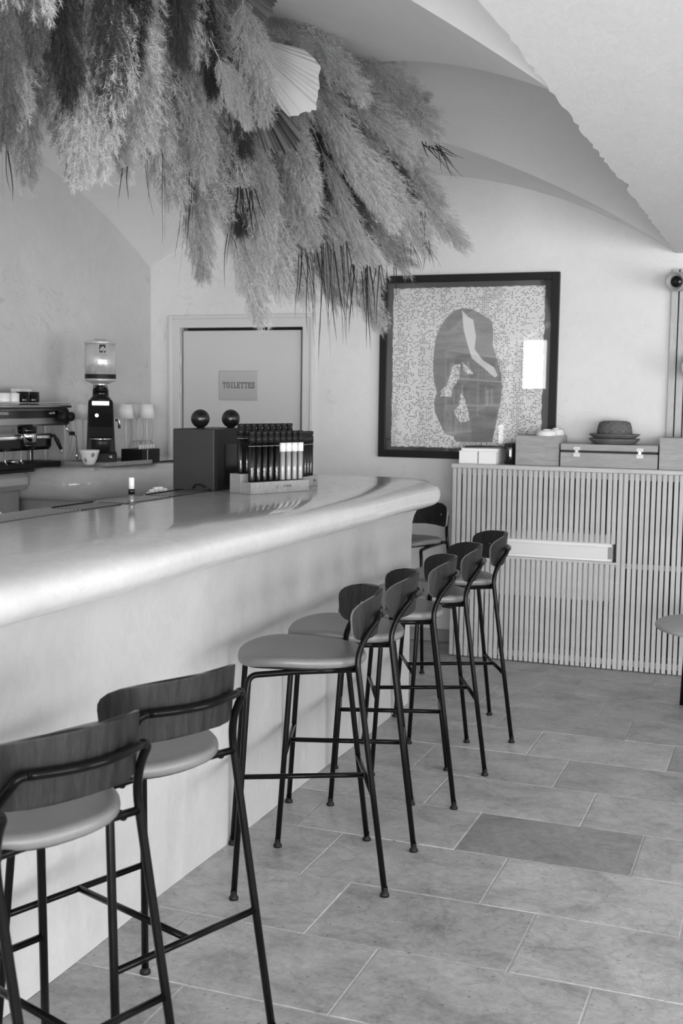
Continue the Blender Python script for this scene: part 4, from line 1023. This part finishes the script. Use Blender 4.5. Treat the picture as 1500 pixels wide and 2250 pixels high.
def ddepth(u): return np.interp(u, [-100, 0, 300, 600, 800, 1000], [2.95, 3.05, 3.55, 4.25, 4.55, 4.75])
def dirang(u, v):   # lean of the plume in the picture, degrees from straight down towards the right
    a = np.interp(u, [0, 300, 450, 600, 750, 900, 1000], [2, 6, 10, 18, 26, 36, 44])
    a += max(0., (430-v))*np.interp(u, [0, 400, 600, 800, 1000], [0., .015, .05, .075, .085])
    return min(a, 86)
rq = random.Random(21)
tips = []
# tips that draw the outline of the arrangement
for t in [(35, 92), (75, 390), (138, 305), (172, 380), (207, 362), (285, 355), (240, 235), (330, 300), (392, 432), (350, 330), (462, 602), (500, 450), (560, 262), (600, 690), (640, 640), (690, 640), (730, 600), (765, 655), (845, 692), (800, 640), (905, 565), (944, 545), (1030, 532), (985, 440), (960, 282), (920, 330), (740, 110), (700, 60), (860, 590), (810, 560), (880, 480), (700, 520), (540, 430), (440, 380)]: tips.append((t[0], t[1], 0))
v = -20
while v < 640:
    u = -90
    while u < 1030:
        a, b = u+rq.uniform(-28, 28), v+rq.uniform(-28, 28)
        if inside(a, b+70, sil) and inside(a+45, b, sil): tips.append((a, b, 1))
        u += 112
    v += 118
for (u, v, k) in tips:
    a = dirang(u, v)+rq.uniform(-9, 9); a = math.radians(a)
    Ln = rq.uniform(.44, .60) if k == 0 else rq.uniform(.40, .56)
    dep = ddepth(u)+rq.uniform(-.10, .16)
    # higher tips belong to outer layers, nearer to the viewer
    dep -= .30*max(0., min(1., (np.interp(u, [0, 400, 700, 1000], [400, 480, 640, 500])-v)/520))
    T = ond(u, v, dep/1.0)
    px = Ln*FPX/dep
    bu, bv = u-math.sin(a)*px*.95, v-math.cos(a)*px*.95
    Bq = ond(bu, bv, dep+rq.uniform(.02, .22))
    me = rq.choice(PM if rq.random() < .8 else PN)
    place_plume(Bq, T, me, rq.uniform(0, 6.28))
for (bu, bv, u, v, d_) in [(535, -10, 585, 255, 3.42), (480, 120, 545, 270, 3.5)]: place_plume(ond(bu, bv, d_+.05), ond(u, v, d_), PM[2], 0.)
PD = []  # inner layer in dark fibre paints the shade in the gaps
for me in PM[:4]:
    c_ = me.copy(); c_.materials.clear(); c_.materials.append(M['plume_dark_shade']); PD.append(c_)
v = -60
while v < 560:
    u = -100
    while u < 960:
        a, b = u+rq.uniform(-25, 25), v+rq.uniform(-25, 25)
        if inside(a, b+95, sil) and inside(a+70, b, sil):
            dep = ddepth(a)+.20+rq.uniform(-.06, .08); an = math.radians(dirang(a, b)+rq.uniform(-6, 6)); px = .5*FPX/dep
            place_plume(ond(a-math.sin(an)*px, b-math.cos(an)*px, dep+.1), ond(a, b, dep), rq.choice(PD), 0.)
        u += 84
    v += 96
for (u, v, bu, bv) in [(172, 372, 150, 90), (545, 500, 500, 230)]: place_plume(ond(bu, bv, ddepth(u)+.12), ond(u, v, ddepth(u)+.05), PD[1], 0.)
for (u, v, bu, bv) in [(150, 215, 125, -140), (8, 300, 0, -60), (305, 150, 290, -160), (262, 250, 240, -80), (408, 130, 390, -140), (470, 200, 440, -60), (70, 120, 60, -160), (560, 330, 500, 60)]: place_plume(ond(bu, bv, ddepth(u)-.22), ond(u, v, ddepth(u)-.24), rq.choice(PD), 0.)  # dark fibre paints shade into the upper left of the arrangement
# the dark far tuft behind the right side
for (u, v, bu, bv) in [(935, 200, 800, 235), (925, 230, 790, 250), (905, 190, 780, 240)]:
    place_plume(ond(bu-60, bv+10, 5.25), ond(u, v, 5.15), PM[1], 1.)
# dry hanging blades
def blade(p0, p1, wd, sag=.02, mat='blade'):
    p0, p1 = Vector(p0), Vector(p1); d = p1-p0; side = d.cross(Vector((rq.uniform(-1, 1), rq.uniform(-1, 1), .1))).normalized(); bow = d.cross(side).normalized()*sag*rq.uniform(-1, 1)*d.length*4
    mb = MB(); vs = []; n = 7
    for i in range(n):
        t = i/(n-1); c = p0+d*t+bow*math.sin(PI*t)*.5+Vector((.006*math.sin(4*t+p0.x*90), .006*math.cos(4*t+p0.y*70), 0))*t
        hw = wd*(1-t)**.6*.5+.0003; vs += [c-side*hw-PAL, c+side*hw-PAL]
    mb.add(vs, [(2*i, 2*i+1, 2*i+3, 2*i+2) for i in range(n-1)], 0, True); mb.build('dry_blade', M[mat], PA)
def tuft(u0, u1, v0, v1, n, dep, wd=.005, lean=0, spread=14, jit=60):
    for i in range(n):
        u = rq.uniform(u0, u1); v = rq.uniform(v0-jit*.4, v0); ve = v1+rq.uniform(-jit*1.6, jit*.3); d = dep+rq.uniform(-.08, .08)
        ve = v+(ve-v)*rq.uniform(.55, 1.); blade(ond(u, v, d), ond(u+lean+rq.uniform(-spread, spread)*1.3, ve, d+rq.uniform(-.03, .03)), wd*rq.uniform(.4, 1.2))
tuft(655, 770, 560, 830, 34, 4.4, .0048, 8, 14, 90)
tuft(770, 850, 600, 770, 22, 4.5, .0050, 0, 14, 50)
tuft(400, 430, 400, 640, 9, 3.85, .0050, -6, 10, 80)
tuft(520, 560, 420, 545, 14, 4.05, .0075, 12, 12, 30)
tuft(495, 540, 520, 630, 8, 4.0, .004, 10, 25, 50)
tuft(925, 965, 320, 390, 12, 4.75, .006, 45, 26, 26)
tuft(920, 935, 470, 600, 5, 4.75, .006, 2, 8, 30)
tuft(850, 945, 540, 640, 10, 4.7, .0028, 8, 20, 40)
tuft(262, 285, 370, 500, 3, 3.6, .0035, -10, 8, 40)
tuft(290, 360, 350, 560, 7, 3.6, .0035, 5, 14, 80)
tuft(2, 14, 290, 545, 4, 3.05, .0048, 10, 12, 60)
tuft(860, 872, 590, 720, 3, 4.5, .006, 8, 6, 30)
tuft(470, 530, 90, 250, 6, 3.7, .006, 6, 12, 40)
# cut palm fans
def fan(apex, dirs, radii, mat, name, dep_tip, pleats, amp=.006, jag=.02):
    """apex pixel/depth, dirs = (angle0, angle1) in degrees from right, clockwise; radii px"""
    A = ond(*apex); mb = MB(); P = []
    for i in range(pleats*2+1):
        t = i/(pleats*2); an = math.radians(dirs[0]+(dirs[1]-dirs[0])*t); rr = np.interp(t, np.linspace(0, 1, len(radii)), radii)*(1+rq.uniform(-jag, jag))
        q = ond(apex[0]+math.cos(an)*rr, apex[1]+math.sin(an)*rr, dep_tip+(amp if i % 2 else -amp)); P.append(q)
    vs = []; fs = []; K = 5; th = Vector(CF)*.0012; n = len(P)
    for lay in (0, 1):
        for i in range(n):
            for k in range(K): vs.append(A.lerp(P[i], (k+.15)/(K-1+.15))-PAL+th*lay)
    for lay in (0, 1):
        for i in range(n-1):
            for k in range(K-1): b = lay*n*K; q = (b+i*K+k, b+(i+1)*K+k, b+(i+1)*K+k+1, b+i*K+k+1); fs.append(q if lay else q[::-1])
    for i in range(n-1): fs.append((i*K+K-1, (i+1)*K+K-1, n*K+(i+1)*K+K-1, n*K+i*K+K-1))
    mb.add(vs, fs); o = mb.build(name, M[mat], PA); return o
setp(fan((522, 72, 3.98), (14, 60), [150, 195, 205, 220, 240, 225, 215], 'palm', 'palm_fan', 3.62, 15, .004, .015), 'bleached pleated palm fan cut straight')
setp(fan((520, 130, 3.95), (48, 74), [205, 235, 225, 205], 'palm_d', 'palm_fan', 3.46, 13, .012, .05), 'grey split palm fan')
setp(fan((480, -60, 3.9), (25, 60), [140, 150, 130], 'palm_d', 'palm_fan', 3.6, 10, .008, .03), 'dark palm fan at the top')
